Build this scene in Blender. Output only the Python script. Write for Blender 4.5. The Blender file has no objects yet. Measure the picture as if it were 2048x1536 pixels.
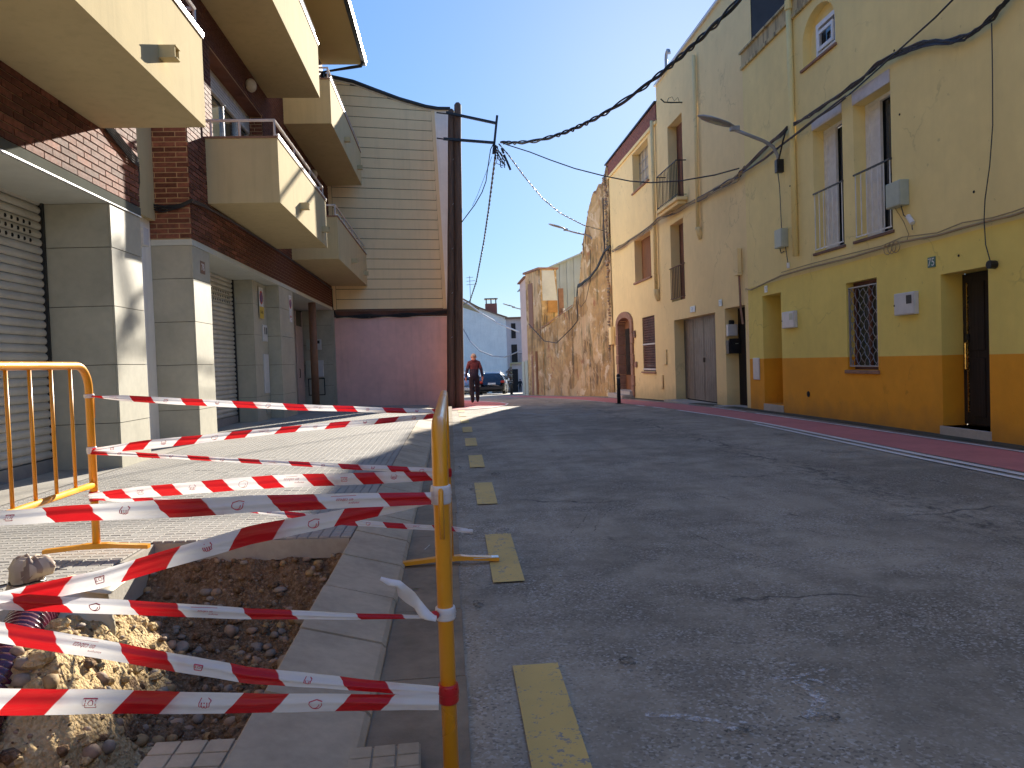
import bpy, math, random
from mathutils import Vector, Matrix, noise
from math import sin, cos, pi, radians, sqrt
random.seed(7)
scene = bpy.context.scene
# ------------------------------------------------------------------ camera
cd = bpy.data.cameras.new('camera'); cam = bpy.data.objects.new('camera', cd)
scene.collection.objects.link(cam); scene.camera = cam
cd.sensor_width = 36; cd.lens = 1500/2048*36; cd.clip_start = .05; cd.clip_end = 1500
_a, _p, _r = radians(4.73), radians(1.65), radians(2.0)
F = Vector((sin(_a)*cos(_p), cos(_a)*cos(_p), -sin(_p)))
R0 = Vector((cos(_a), -sin(_a), 0)); U0 = R0.cross(F)
RR = R0*cos(_r) - U0*sin(_r); UU = R0*sin(_r) + U0*cos(_r)
M = Matrix((RR, UU, -F)).transposed().to_4x4(); M.translation = (0, 0, 1.176)
cam.matrix_world = M
# ------------------------------------------------------------------ sky, sun, exposure
SUN_EL, SUN_AZ = radians(21.2), radians(19.6)
w = bpy.data.worlds.new('World'); scene.world = w; w.use_nodes = True
nt = w.node_tree; nt.nodes.clear()
sky = nt.nodes.new('ShaderNodeTexSky'); sky.sky_type = 'NISHITA'; sky.sun_disc = False
sky.sun_elevation = SUN_EL; sky.sun_rotation = SUN_AZ
sky.air_density = 1.0; sky.dust_density = 0.3; sky.ozone_density = 7.0; sky.altitude = 100
bg = nt.nodes.new('ShaderNodeBackground'); bg.inputs[1].default_value = 0.052
out = nt.nodes.new('ShaderNodeOutputWorld')
lum = nt.nodes.new('ShaderNodeRGBToBW'); nt.links.new(sky.outputs[0], lum.inputs[0])     # even out the sky's range, as the phone camera did
mxl = nt.nodes.new('ShaderNodeMath'); mxl.operation = 'MAXIMUM'; mxl.inputs[1].default_value = .001; nt.links.new(lum.outputs[0], mxl.inputs[0])
pw_ = nt.nodes.new('ShaderNodeMath'); pw_.operation = 'POWER'; pw_.inputs[1].default_value = -.5; nt.links.new(mxl.outputs[0], pw_.inputs[0])
scl = nt.nodes.new('ShaderNodeVectorMath'); scl.operation = 'SCALE'; nt.links.new(sky.outputs[0], scl.inputs[0]); nt.links.new(pw_.outputs[0], scl.inputs['Scale'])
nt.links.new(scl.outputs[0], bg.inputs[0]); nt.links.new(bg.outputs[0], out.inputs[0])
sd = bpy.data.lights.new('sun', 'SUN'); sd.energy = 2.15; sd.angle = radians(.55); sd.color = (1, .92, .79)
sun = bpy.data.objects.new('sun', sd); scene.collection.objects.link(sun)
S = Vector((sin(SUN_AZ)*cos(SUN_EL), cos(SUN_AZ)*cos(SUN_EL), sin(SUN_EL)))
sun.rotation_euler = S.to_track_quat('Z', 'Y').to_euler()
sun.location = S*60
vs = scene.view_settings; vs.view_transform = 'Standard'; vs.look = 'None'
vs.exposure = 2.58; vs.gamma = 1; vs.use_curve_mapping = False
scene.cycles.max_bounces = 8; scene.cycles.diffuse_bounces = 6; scene.cycles.glossy_bounces = 2
scene.cycles.transparent_max_bounces = 8; scene.cycles.sample_clamp_indirect = 6
# ------------------------------------------------------------------ helpers
OFF = {}
class MB:
    def __init__(s): s.v = []; s.f = []; s.m = []; s.uv = []
    def face(s, pts, m=0, uv=None):
        n = len(s.v); s.v += [tuple(p) for p in pts]; s.f.append(tuple(range(n, n+len(pts)))); s.m.append(m)
        s.uv.append(uv or [(0, 0)]*len(pts))
    def box(s, x0, x1, y0, y1, z0, z1, m=0, skip=''):
        if x0 > x1: x0, x1 = x1, x0
        if y0 > y1: y0, y1 = y1, y0
        if z0 > z1: z0, z1 = z1, z0
        P = [(x0,y0,z0),(x1,y0,z0),(x1,y1,z0),(x0,y1,z0),(x0,y0,z1),(x1,y0,z1),(x1,y1,z1),(x0,y1,z1)]
        n = len(s.v); s.v += P
        for k, q in (('b',(3,2,1,0)),('t',(4,5,6,7)),('f',(0,1,5,4)),('r',(1,2,6,5)),('k',(2,3,7,6)),('l',(3,0,4,7))):
            if k in skip: continue
            s.f.append(tuple(n+i for i in q)); s.m.append(m); s.uv.append([(0,0)]*4)
        return s
    def prism(s, poly, axis, a, b, m=0):
        # poly: 2D points in the other two axes (order x,y,z without axis)
        def P(p, c):
            return {'x': (c, p[0], p[1]), 'y': (p[0], c, p[1]), 'z': (p[0], p[1], c)}[axis]
        n = len(poly)
        s.face([P(p, a) for p in poly], m); s.face([P(p, b) for p in reversed(poly)], m)
        for i in range(n):
            p, q = poly[i], poly[(i+1) % n]
            s.face([P(p, a), P(p, b), P(q, b), P(q, a)], m)
        return s
    def tube(s, pts, r, n=8, m=0, cap=True):
        pts = [Vector(p) for p in pts]; rings = []
        up = None
        for i, p in enumerate(pts):
            d = (pts[min(i+1, len(pts)-1)] - pts[max(i-1, 0)])
            if d.length < 1e-9: d = Vector((0,0,1))
            d.normalize()
            if up is None:
                up = Vector((0,0,1)) if abs(d.z) < .9 else Vector((0,1,0))
            a = d.cross(up); 
            if a.length < 1e-6: a = d.cross(Vector((1,0,0)))
            a.normalize(); b = a.cross(d).normalized(); up = b
            rr = r[i] if isinstance(r, (list, tuple)) else r
            k = len(s.v)
            for j in range(n):
                t = 2*pi*j/n; s.v.append(tuple(p + a*cos(t)*rr + b*sin(t)*rr))
            rings.append(k)
        for q in range(len(rings)-1):
            for j in range(n):
                s.f.append((rings[q]+j, rings[q]+(j+1) % n, rings[q+1]+(j+1) % n, rings[q+1]+j)); s.m.append(m); s.uv.append([(0,0)]*4)
        if cap:
            s.f.append(tuple(rings[0]+j for j in reversed(range(n)))); s.m.append(m); s.uv.append([(0,0)]*n)
            s.f.append(tuple(rings[-1]+j for j in range(n))); s.m.append(m); s.uv.append([(0,0)]*n)
        return s
    def lathe(s, c, prof, n=16, m=0):
        k = len(s.v)
        for r, z in prof:
            for j in range(n):
                t = 2*pi*j/n; s.v.append((c[0]+r*cos(t), c[1]+r*sin(t), c[2]+z))
        for i in range(len(prof)-1):
            for j in range(n):
                s.f.append((k+i*n+j, k+i*n+(j+1) % n, k+(i+1)*n+(j+1) % n, k+(i+1)*n+j)); s.m.append(m); s.uv.append([(0,0)]*4)
        s.f.append(tuple(k+j for j in reversed(range(n)))); s.m.append(m); s.uv.append([(0,0)]*n)
        s.f.append(tuple(k+(len(prof)-1)*n+j for j in range(n))); s.m.append(m); s.uv.append([(0,0)]*n)
        return s
    def ball(s, c, r, m=0, n=8, k=6):
        rx, ry, rz = r if isinstance(r, (tuple, list)) else (r, r, r)
        prof = []
        base = len(s.v)
        for i in range(1, k):
            t = pi*i/k
            for j in range(n):
                a = 2*pi*j/n; s.v.append((c[0]+rx*sin(t)*cos(a), c[1]+ry*sin(t)*sin(a), c[2]-rz*cos(t)))
        b0 = len(s.v); s.v.append((c[0], c[1], c[2]-rz)); s.v.append((c[0], c[1], c[2]+rz))
        for i in range(k-2):
            for j in range(n):
                s.f.append((base+i*n+j, base+i*n+(j+1) % n, base+(i+1)*n+(j+1) % n, base+(i+1)*n+j)); s.m.append(m); s.uv.append([(0,0)]*4)
        for j in range(n):
            s.f.append((b0, base+(j+1) % n, base+j)); s.m.append(m); s.uv.append([(0,0)]*3)
            s.f.append((b0+1, base+(k-2)*n+j, base+(k-2)*n+(j+1) % n)); s.m.append(m); s.uv.append([(0,0)]*3)
        return s
    def mesh(s, name, mats, off=(0,0,0), smooth=False):
        me = bpy.data.meshes.new(name)
        ox, oy, oz = off
        me.from_pydata([(x-ox, y-oy, z-oz) for x, y, z in s.v], [], s.f)
        if not isinstance(mats, (list, tuple)): mats = [mats]
        for m in mats: me.materials.append(m)
        me.polygons.foreach_set('material_index', s.m)
        if any(u[0] != (0,0) or u[-1] != (0,0) for u in s.uv):
            l = me.uv_layers.new(name='UVMap'); flat = []
            for u in s.uv:
                for q in u: flat += q
            l.data.foreach_set('uv', flat)
        if smooth: me.polygons.foreach_set('use_smooth', [True]*len(s.f))
        me.update(); return me
    def build(s, name, mats, parent=None, smooth=False, bevel=0, **props):
        off = OFF.get(parent, (0,0,0)) if parent else (0,0,0)
        if parent is not None: OFFp = off
        o = bpy.data.objects.new(name, s.mesh(name, mats, off, smooth))
        scene.collection.objects.link(o)
        if parent: o.parent = parent; OFF[o] = off
        if bevel:
            b = o.modifiers.new('bevel', 'BEVEL'); b.width = bevel; b.segments = 2; b.limit_method = 'ANGLE'
        for k, v in props.items(): o[k] = v
        return o
def thing(name, label, cat, loc=(0,0,0), group=None):
    o = bpy.data.objects.new(name, None); scene.collection.objects.link(o)
    o.location = loc; o['label'] = label; o['category'] = cat; o.empty_display_size = .2
    if group: o['group'] = group
    OFF[o] = tuple(loc); return o
def tag(o, label, cat, group=None):
    o['label'] = label; o['category'] = cat
    if group: o['group'] = group
    return o
def inst(name, me, loc, parent, scale=None, rot=None):
    off = OFF.get(parent, (0,0,0)) if parent else (0,0,0)
    o = bpy.data.objects.new(name, me); scene.collection.objects.link(o)
    if parent: o.parent = parent; OFF[o] = tuple(loc)
    o.location = (loc[0]-off[0], loc[1]-off[1], loc[2]-off[2])
    if scale: o.scale = scale
    if rot: o.rotation_euler = rot
    return o
def copy_tree(o, parent=None):
    c = o.copy(); scene.collection.objects.link(c)
    if parent: c.parent = parent
    for ch in list(o.children): copy_tree(ch, c)
    return c
def lerp(pts, t):
    if t <= pts[0][0]: return pts[0][1]
    for (a, b), (c, d) in zip(pts, pts[1:]):
        if t <= c: return b + (d-b)*(t-a)/(c-a)
    return pts[-1][1]
def gz(y): return lerp([(-80,0),(12,0),(14,-.01),(17,-.035),(20,-.09),(23,-.17),(26.7,-.26),(30,-.35),(34,-.45),(40,-.6),(50,-.94),(60,-1.3),(90,-2.4),(140,-4),(400,-9)], y)
def pz(x, y): return gz(y) + .13 + max(0, min(2.85, -.65-x))*.025   # pavement level
# ------------------------------------------------------------------ materials
class NT:
    def __init__(s, name):
        s.mat = bpy.data.materials.new(name); s.mat.use_nodes = True
        s.t = s.mat.node_tree; s.b = s.t.nodes['Principled BSDF']; s.o = s.t.nodes['Material Output']
    def n(s, typ, **kw):
        x = s.t.nodes.new(typ)
        for k, v in kw.items():
            if k.startswith('i_'):
                key = k[2:]; key = int(key) if key.isdigit() else key.replace('_', ' ')
                if isinstance(v, bpy.types.NodeSocket): s.t.links.new(v, x.inputs[key])
                else: x.inputs[key].default_value = v
            else: setattr(x, k, v)
        return x
    def link(s, a, b): s.t.links.new(a, b)
    def pos(s, scale=(1,1,1), obj=False):
        g = s.n('ShaderNodeTexCoord').outputs['Object'] if obj else s.n('ShaderNodeNewGeometry').outputs['Position']
        if scale == (1,1,1): return g
        return s.n('ShaderNodeVectorMath', operation='MULTIPLY', i_0=g, i_1=scale).outputs[0]
    def noise(s, vec, scale, detail=4, rough=.55, dist=0):
        return s.n('ShaderNodeTexNoise', i_Vector=vec, i_Scale=scale, i_Detail=detail, i_Roughness=rough, i_Distortion=dist).outputs[0]
    def ramp(s, fac, stops):
        r = s.n('ShaderNodeValToRGB', i_0=fac); e = r.color_ramp.elements
        e[0].position, e[0].color = stops[0][0], c4(stops[0][1]); e[1].position, e[1].color = stops[-1][0], c4(stops[-1][1])
        for p, c in stops[1:-1]:
            q = e.new(p); q.color = c4(c)
        return r.outputs[0]
    def mix(s, fac, a, b, blend='MIX'):
        x = s.n('ShaderNodeMix', data_type='RGBA', blend_type=blend)
        for i, v in ((0, fac), (6, a), (7, b)):
            if isinstance(v, bpy.types.NodeSocket): s.t.links.new(v, x.inputs[i])
            else: x.inputs[i].default_value = v if i == 0 else c4(v)
        return x.outputs[2]
    def math(s, op, a, b=0, clamp=False):
        x = s.n('ShaderNodeMath', operation=op, use_clamp=clamp)
        for i, v in ((0, a), (1, b)):
            if isinstance(v, bpy.types.NodeSocket): s.t.links.new(v, x.inputs[i])
            else: x.inputs[i].default_value = v
        return x.outputs[0]
    def bump(s, h, strength=.3, dist=.01):
        b = s.n('ShaderNodeBump', i_Height=h, i_Strength=strength, i_Distance=dist)
        s.link(b.outputs[0], s.b.inputs['Normal']); return b
def c4(c):
    if isinstance(c, (int, float)): return (c, c, c, 1)
    return tuple(c) if len(c) == 4 else (c[0], c[1], c[2], 1)
def mul(c, k): return tuple(min(1, x*k) for x in c[:3])
def plaster(name, col, var=.12, rough=.85, bump=.25, scale=1.2, streak=0, stain=None, fine=60, dirt=0, spec=.3, crack=0):
    m = NT(name); p = m.pos()
    a = m.noise(p, scale, 5, .6); b = m.noise(p, scale*7, 4)
    f = m.math('ADD', m.math('MULTIPLY', a, .7), m.math('MULTIPLY', b, .3))
    c = m.mix(m.ramp(f, [(.35, 0), (.65, 1)]), mul(col, 1-var), mul(col, 1+var*.6))
    if crack:
        rp = m.ramp(m.noise(p, .55, 2, .4, .8), [(.50, 0), (.515, 1)]); c = m.mix(m.math('MULTIPLY', rp, .16), c, mul(col, .88))
        wv = m.n('ShaderNodeVectorMath', operation='ADD', i_0=p, i_1=m.n('ShaderNodeVectorMath', operation='SCALE', i_0=m.n('ShaderNodeTexNoise', i_Vector=p, i_Scale=2.2, i_Detail=5.0).outputs['Color'], i_Scale=.8).outputs[0]).outputs[0]
        cr = m.n('ShaderNodeTexVoronoi', feature='DISTANCE_TO_EDGE', i_Vector=wv, i_Scale=.55).outputs['Distance']
        ck = m.math('MULTIPLY', m.ramp(cr, [(.003, 1), (.010, 0)]), m.ramp(m.noise(p, .7, 3), [(.50, 0), (.58, 1)])); c = m.mix(m.math('MULTIPLY', ck, crack), c, mul(col, .35))
        sp_ = m.ramp(m.noise(p, 7, 3, .6), [(.70, 0), (.74, 1)]); c = m.mix(m.math('MULTIPLY', sp_, .5), c, mul(col, .6))
    if streak:
        sp = m.pos((5, 5, .35)); q = m.noise(sp, 1.6, 5, .6)
        c = m.mix(m.math('MULTIPLY', m.ramp(q, [(.5, 0), (.72, 1)]), streak), c, stain or mul(col, .5))
    if dirt:
        z = m.n('ShaderNodeSeparateXYZ', i_0=p).outputs[2]
        g = m.ramp(m.math('ADD', z, m.math('MULTIPLY', m.noise(p, 3, 5), .5)), [(.15, 1), (.62, 0)])
        c = m.mix(m.math('MULTIPLY', g, dirt), c, (.09, .085, .07))
    m.link(c, m.b.inputs['Base Color']); m.b.inputs['Roughness'].default_value = rough
    m.b.inputs['Specular IOR Level'].default_value = spec
    h = m.math('ADD', m.noise(p, fine, 3), m.math('MULTIPLY', m.noise(p, 5, 3), 1.5))
    m.bump(h, bump, .006); return m.mat
def simple(name, col, rough=.5, metal=0, var=.08, scale=8, spec=.5, coat=0, emit=0, rnd=0):
    m = NT(name); p = m.pos()
    c = m.mix(m.ramp(m.noise(p, scale, 4), [(.35, 0), (.65, 1)]), mul(col, 1-var), mul(col, 1+var))
    if rnd:
        r = m.n('ShaderNodeObjectInfo').outputs['Random']
        c = m.mix(1.0, c, m.ramp(r, [(0, 1-rnd), (1, 1.0)]), 'MULTIPLY')
    m.link(c, m.b.inputs['Base Color']); m.b.inputs['Metallic'].default_value = metal
    m.link(m.ramp(m.noise(p, scale*3, 3), [(.3, max(0, rough-.08)), (.7, min(1, rough+.08))]), m.b.inputs['Roughness'])
    m.b.inputs['Specular IOR Level'].default_value = spec
    if coat: m.b.inputs['Coat Weight'].default_value = coat; m.b.inputs['Coat Roughness'].default_value = .08
    return m.mat
def mat_asphalt():
    m = NT('asphalt'); p = m.pos()
    big = m.noise(p, .55, 5, .6); mid = m.noise(p, 3.2, 5, .6)
    base = m.mix(m.ramp(m.math('ADD', m.math('MULTIPLY', big, .6), m.math('MULTIPLY', mid, .4)), [(.42, 0), (.57, 1)]), (.212, .182, .138), (.385, .332, .256))
    # brownish wheel-path dirt running along the street
    st = m.noise(m.pos((1.6, .10, 1)), 1.1, 5, .6)
    base = m.mix(m.math('MULTIPLY', m.ramp(st, [(.48, 0), (.66, 1)]), .6), base, (.20, .172, .135))
    v = m.n('ShaderNodeTexVoronoi', i_Vector=p, i_Scale=105.0); vr = m.n('ShaderNodeSeparateColor', i_0=v.outputs['Color']).outputs[0]
    patch = m.ramp(m.noise(p, 1.5, 5, .75), [(.40, .25), (.62, 1)])
    lt = m.math('MULTIPLY', m.ramp(vr, [(.76, 0), (.90, 1)]), patch)
    dk = m.math('MULTIPLY', m.ramp(vr, [(.06, 1), (.22, 0)]), patch)
    c = m.mix(m.math('MULTIPLY', lt, .7), base, (.52, .49, .46)); c = m.mix(m.math('MULTIPLY', dk, .65), c, (.06, .055, .05))
    # cracks
    wv = m.n('ShaderNodeVectorMath', operation='ADD', i_0=p, i_1=m.n('ShaderNodeVectorMath', operation='SCALE', i_0=m.n('ShaderNodeTexNoise', i_Vector=p, i_Scale=3.0, i_Detail=5.0).outputs['Color'], i_Scale=.5).outputs[0]).outputs[0]
    cr = m.n('ShaderNodeTexVoronoi', feature='DISTANCE_TO_EDGE', i_Vector=wv, i_Scale=.75).outputs['Distance']
    crk = m.math('MULTIPLY', m.ramp(cr, [(.004, 1), (.016, 0)]), m.ramp(m.noise(p, .9, 3), [(.56, 0), (.62, 1)]))
    c = m.mix(m.math('MULTIPLY', crk, .7), c, (.05, .045, .042))
    # long tar joint along the road
    sx = m.n('ShaderNodeSeparateXYZ', i_0=p); wob = m.math('MULTIPLY', m.noise(m.pos((1, .5, 1)), 1.3, 5, .7), .9)
    xx = m.math('ADD', sx.outputs[0], wob)
    jd = m.math('ABSOLUTE', m.math('SUBTRACT', xx, 3.95))
    jf = m.math('MULTIPLY', m.ramp(jd, [(.012, 1), (.05, 0)]), m.ramp(m.noise(p, 1.5, 4, .7), [(.48, 0), (.60, .8)]))
    hal = m.math('MULTIPLY', m.ramp(jd, [(.05, 1), (.50, 0)]), m.ramp(m.noise(m.pos((2,1,1)), 7, 5, .8), [(.50, 0), (.60, 1)]))
    c = m.mix(m.math('MULTIPLY', hal, .8), c, (.085, .075, .066)); c = m.mix(jf, c, (.03, .028, .027))
    # oil spots
    sp = m.ramp(m.noise(p, 2.3, 3, .5), [(.70, 0), (.75, 1)])
    c = m.mix(m.math('MULTIPLY', sp, .6), c, (.08, .075, .075))
    m.link(c, m.b.inputs['Base Color']); m.b.inputs['Roughness'].default_value = .82
    m.b.inputs['Specular IOR Level'].default_value = .35
    h = m.math('SUBTRACT', m.math('ADD', vr, m.math('MULTIPLY', m.noise(p, 140, 3), .8)), m.math('MULTIPLY', crk, 3))
    m.bump(h, .55, .004); return m.mat
def mat_paint(name, col, wear=.5, wcol=(.10,.10,.105), sc=9):
    m = NT(name); p = m.pos()
    a = m.noise(p, sc, 6, .75); b = m.noise(p, sc*7, 4, .7)
    f = m.math('ADD', m.math('MULTIPLY', a, .5), m.math('MULTIPLY', b, .5))
    k = m.ramp(f, [(.5+.13*(1-wear)-.02, 0), (.5+.13*(1-wear)+.03, 1)])
    c = m.mix(m.ramp(m.noise(p, 2, 4), [(.3, 0), (.7, 1)]), mul(col, .82), mul(col, 1.08))
    c = m.mix(k, c, wcol)
    m.link(c, m.b.inputs['Base Color']); m.b.inputs['Roughness'].default_value = .7
    m.bump(b, .25, .003); return m.mat
def mat_glass(name, tint=(.015,.018,.02)):
    m = NT(name); m.b.inputs['Base Color'].default_value = c4(tint); m.b.inputs['Roughness'].default_value = .06
    m.b.inputs['Specular IOR Level'].default_value = .9; return m.mat
def mat_soil(name, a, b, c, sc=1):
    m = NT(name); p = m.pos()
    n1 = m.noise(p, 6*sc, 6, .7); n2 = m.noise(p, 45*sc, 5, .7)
    v = m.n('ShaderNodeTexVoronoi', i_Vector=p, i_Scale=70.0*sc)
    col = m.mix(m.ramp(n1, [(.35, 0), (.65, 1)]), a, b)
    col = m.mix(m.ramp(n2, [(.45, 0), (.7, 1)]), col, c)
    m.link(col, m.b.inputs['Base Color']); m.b.inputs['Roughness'].default_value = .95
    m.b.inputs['Specular IOR Level'].default_value = .1
    h = m.math('ADD', m.math('MULTIPLY', n2, 1.2), m.math('SUBTRACT', 1.0, v.outputs['Distance']))
    m.bump(h, .9, .012); return m.mat
def mat_tape(name):
    m = NT(name); uv = m.n('ShaderNodeUVMap').outputs[0]
    s = m.n('ShaderNodeSeparateXYZ', i_0=uv); u, v = s.outputs[0], s.outputs[1]
    fr = m.math('FRACT', m.math('DIVIDE', m.math('ADD', u, m.math('MULTIPLY', v, 1.0)), .28))
    wob = m.math('MULTIPLY', m.noise(m.pos(), 14, 2), .02)
    k = m.ramp(m.math('ADD', fr, wob), [(.425, 1), (.435, 0)])
    edge = m.ramp(m.math('ADD', fr, wob), [(.43, 1), (.62, 0)])
    g = m.noise(m.pos((1,1,1)), 5, 3)
    white = m.mix(m.math('MULTIPLY', m.math('MULTIPLY', edge, m.ramp(g, [(.48, 0), (.6, 1)])), .5), (.80, .78, .78), (.62, .25, .25))
    c = m.mix(k, white, (.56, .012, .018))
    m.link(c, m.b.inputs['Base Color']); m.b.inputs['Roughness'].default_value = .32
    h = m.noise(m.pos((3, 3, 30)), 4, 3); m.bump(h, .35, .01)
    tr = m.n('ShaderNodeBsdfTranslucent', i_Color=c); mx = m.n('ShaderNodeMixShader', i_0=.33)
    m.link(m.b.outputs[0], mx.inputs[1]); m.link(tr.outputs[0], mx.inputs[2]); m.link(mx.outputs[0], m.o.inputs[0])
    return m.mat
def mat_ruin():
    m = NT('weathered_ochre_render'); p = m.pos()
    a = m.noise(p, .9, 6, .65); b = m.noise(p, 5, 6, .7)
    c = m.mix(m.ramp(a, [(.36, 0), (.62, 1)]), (.42, .255, .10), (.62, .42, .19))
    c = m.mix(m.ramp(b, [(.5, 0), (.75, 1)]), c, (.33, .25, .16))
    # pale flaking patches
    f = m.noise(p, 1.4, 7, .7, .4); c = m.mix(m.ramp(f, [(.57, 0), (.60, .85)]), c, (.78, .66, .46))
    # exposed red brick patches
    g = m.noise(m.pos((1.0, 1.0, .7)), 1.1, 6, .7, .3)
    br = m.ramp(g, [(.60, 0), (.63, .85)]); c = m.mix(br, c, (.42, .19, .10))
    # rain streaks: dark grey green
    st = m.noise(m.pos((4.5, 4.5, .30)), 1.2, 6, .7, .6); msk = m.ramp(m.noise(p, .6, 4), [(.44, 0), (.55, 1)])
    c = m.mix(m.math('MULTIPLY', m.math('MULTIPLY', m.ramp(st, [(.48, 0), (.60, 1)]), msk), .92), c, (.075, .06, .04))
    lp = m.ramp(m.noise(p, .8, 6, .6, .5), [(.52, 0), (.56, 1)]); c = m.mix(m.math('MULTIPLY', lp, .6), c, (.72, .55, .33))
    mo = m.noise(m.pos((2.5, 2.5, .5)), 1.0, 5, .65)
    c = m.mix(m.math('MULTIPLY', m.ramp(mo, [(.55, 0), (.66, 1)]), .75), c, (.12, .115, .045))
    m.link(c, m.b.inputs['Base Color']); m.b.inputs['Roughness'].default_value = .95
    h = m.math('ADD', m.math('MULTIPLY', b, 2), m.noise(p, 30, 4, .7)); m.bump(h, .8, .03); return m.mat
def mat_wood(name, a, b):
    m = NT(name); n1 = m.noise(m.pos((14, 14, .6)), 2.0, 6, .65); c = m.mix(m.ramp(n1, [(.35, 0), (.65, 1)]), a, b)
    cr = m.noise(m.pos((40, 40, .7)), 1.5, 3, .6); c = m.mix(m.ramp(cr, [(.62, 0), (.66, .9)]), c, (.008, .006, .005))
    m.link(c, m.b.inputs['Base Color']); m.b.inputs['Roughness'].default_value = .8; m.bump(n1, .6, .01); return m.mat
K = {}
K['asphalt'] = mat_asphalt()
K['gutter'] = plaster('gutter_concrete', (.27, .215, .155), .3, .9, .5, 2.5, fine=90)
K['kerb'] = plaster('kerb_concrete', (.46, .38, .275), .22, .85, .4, 3.5, fine=80)
K['tile'] = plaster('paving_concrete', (.345, .325, .295), .14, .85, .35, 1.5, fine=120)
K['slab'] = plaster('pale_slab_concrete', (.40, .37, .32), .2, .9, .4, 3)
K['grout'] = plaster('joint_mortar', (.13, .12, .11), .15, .95, .3, 3)
K['yellow_line'] = mat_paint('yellow_road_paint', (.64, .44, .13), .5, (.24,.22,.2))
K['white_line'] = mat_paint('white_road_paint', (.78, .74, .72), .3, (.24,.22,.2))
K['red_path'] = plaster('red_path_coating', (.56, .20, .19), .14, .85, .3, 1.6, fine=140)
K['yellow'] = plaster('yellow_house_paint', (.88, .70, .19), .09, .85, .3, .7, streak=.05, stain=(.33, .25, .11), crack=.28)
K['ochre'] = plaster('orange_dado_paint', (.86, .37, .025), .10, .8, .35, .9, dirt=.45, crack=.28)
K['palecream'] = plaster('pale_yellow_paint', (.92, .745, .33), .09, .85, .3, .6, streak=.05, stain=(.38, .29, .15), crack=.28)
K['cream'] = plaster('cream_house_paint', (.92, .72, .36), .08, .85, .3, .6, streak=.06, stain=(.50, .35, .18), dirt=.35, crack=.28)
K['sand_beige'] = plaster('balcony_paint', (.56, .455, .255), .07, .9, .2, .8, streak=.38, stain=(.40, .33, .19), spec=.08)
K['soffit'] = plaster('soffit_paint', (.62, .47, .20), .05, .85, .15, .7)
K['pink'] = plaster('pink_render', (.84, .52, .46), .13, .85, .35, .9, streak=.15, stain=(.27, .13, .15))
K['white_wall'] = plaster('whitewashed_wall', (.92, .88, .80), .10, .9, .5, .8, streak=.22, stain=(.50, .45, .42))
K['pinkish_wall'] = plaster('pale_pink_wall', (.60, .50, .47), .1, .9, .4, .8, streak=.2)
K['grey_wall'] = plaster('grey_party_wall', (.075, .07, .072), .2, .95, .4, 1)
K['ruin'] = mat_ruin()
K['cladding'] = plaster('grey_cladding', (.45, .425, .335), .16, .6, .15, 1.8, fine=150, spec=.5)
K['ceiling_grey'] = plaster('painted_soffit', (.55, .56, .50), .1, .8, .2, 1.5)
K['mortar'] = plaster('brick_mortar', (.50, .36, .22), .15, .95, .5, 6)
K['siding'] = plaster('siding_paint', (.92, .69, .385), .05, .6, .1, .7, streak=.12, stain=(.36, .28, .18))
K['siding_gap'] = simple('siding_joint', (.12, .065, .035), .8)
K['metal_grey'] = simple('galvanised_metal', (.33, .33, .34), .45, .4)
K['corrugated'] = simple('grey_green_sheet_metal', (.36, .40, .38), .5, .1, .06, 1.5)
K['dark_metal'] = simple('dark_metal', (.022, .022, .024), .45, .2)
K['black'] = simple('black_plastic', (.012, .012, .014), .5)
K['cable'] = simple('black_cable', (.012, .013, .018), .45)
K['cable_tan'] = plaster('painted_cable', (.40, .30, .17), .15, .8, .2, 8)
K['white_paint'] = simple('white_paint', (.74, .73, .72), .4)
K['white_cable'] = simple('pale_cable', (.62, .60, .56), .5)
K['alu'] = simple('brushed_aluminium', (.72, .72, .72), .32, .6)
K['rail_paint'] = simple('pinkish_rail_paint', (.62, .54, .49), .35, .1)
K['cap_brown'] = simple('brown_coping', (.24, .12, .07), .6)
K['glass'] = mat_glass('dark_glass')
K['glass_green'] = mat_glass('greenish_glass', (.05, .06, .05))
K['curtain'] = simple('beige_curtain', (.45, .40, .30), .9)
K['brown_soffit'] = simple('reddish_brown_soffit', (.16, .06, .035), .7, 0, .25, 2)
K['shutter'] = simple('grey_shutter_metal', (.58, .55, .48), .45, .15, .1, 3)
K['shutter_white'] = simple('white_blind', (.55, .52, .5), .5)
K['hole'] = simple('dark_void', (.004, .004, .005), .9)
K['orange'] = simple('orange_barrier_paint', (.85, .35, .015), .34, 0, .04, 1.2, .5, .35)
K['tape'] = mat_tape('barrier_tape_film')
K['print'] = simple('red_print', (.55, .07, .10), .5)
K['tape_white'] = simple('white_tape_film', (.78, .72, .72), .35)
K['tape_red'] = simple('red_tape_film', (.55, .015, .02), .35)
K['soil'] = mat_soil('brown_soil', (.11, .064, .034), (.20, .125, .072), (.34, .24, .155))
K['sand'] = mat_soil('yellow_sand', (.42, .29, .14), (.56, .41, .22), (.66, .51, .30))
K['stone'] = plaster('river_stone', (.36, .25, .17), .25, .7, .3, 12)
K['stone2'] = plaster('grey_river_stone', (.27, .225, .18), .25, .7, .3, 12)
K['stone3'] = plaster('ochre_river_stone', (.36, .245, .12), .25, .75, .3, 10)
K['cloth'] = simple('beige_sackcloth', (.56, .46, .34), .8, 0, .12, 12)
K['sheet'] = simple('cream_plastic_sheet', (.62, .55, .40), .38, 0, .06, 4)
K['maroon'] = simple('maroon_plastic', (.085, .012, .03), .22, 0, .1, 6, .7)
K['pole'] = mat_wood('tarred_wood', (.12, .065, .042), (.22, .125, .08))
K['brown_wood'] = mat_wood('brown_door_wood', (.17, .065, .022), (.26, .11, .04))
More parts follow.
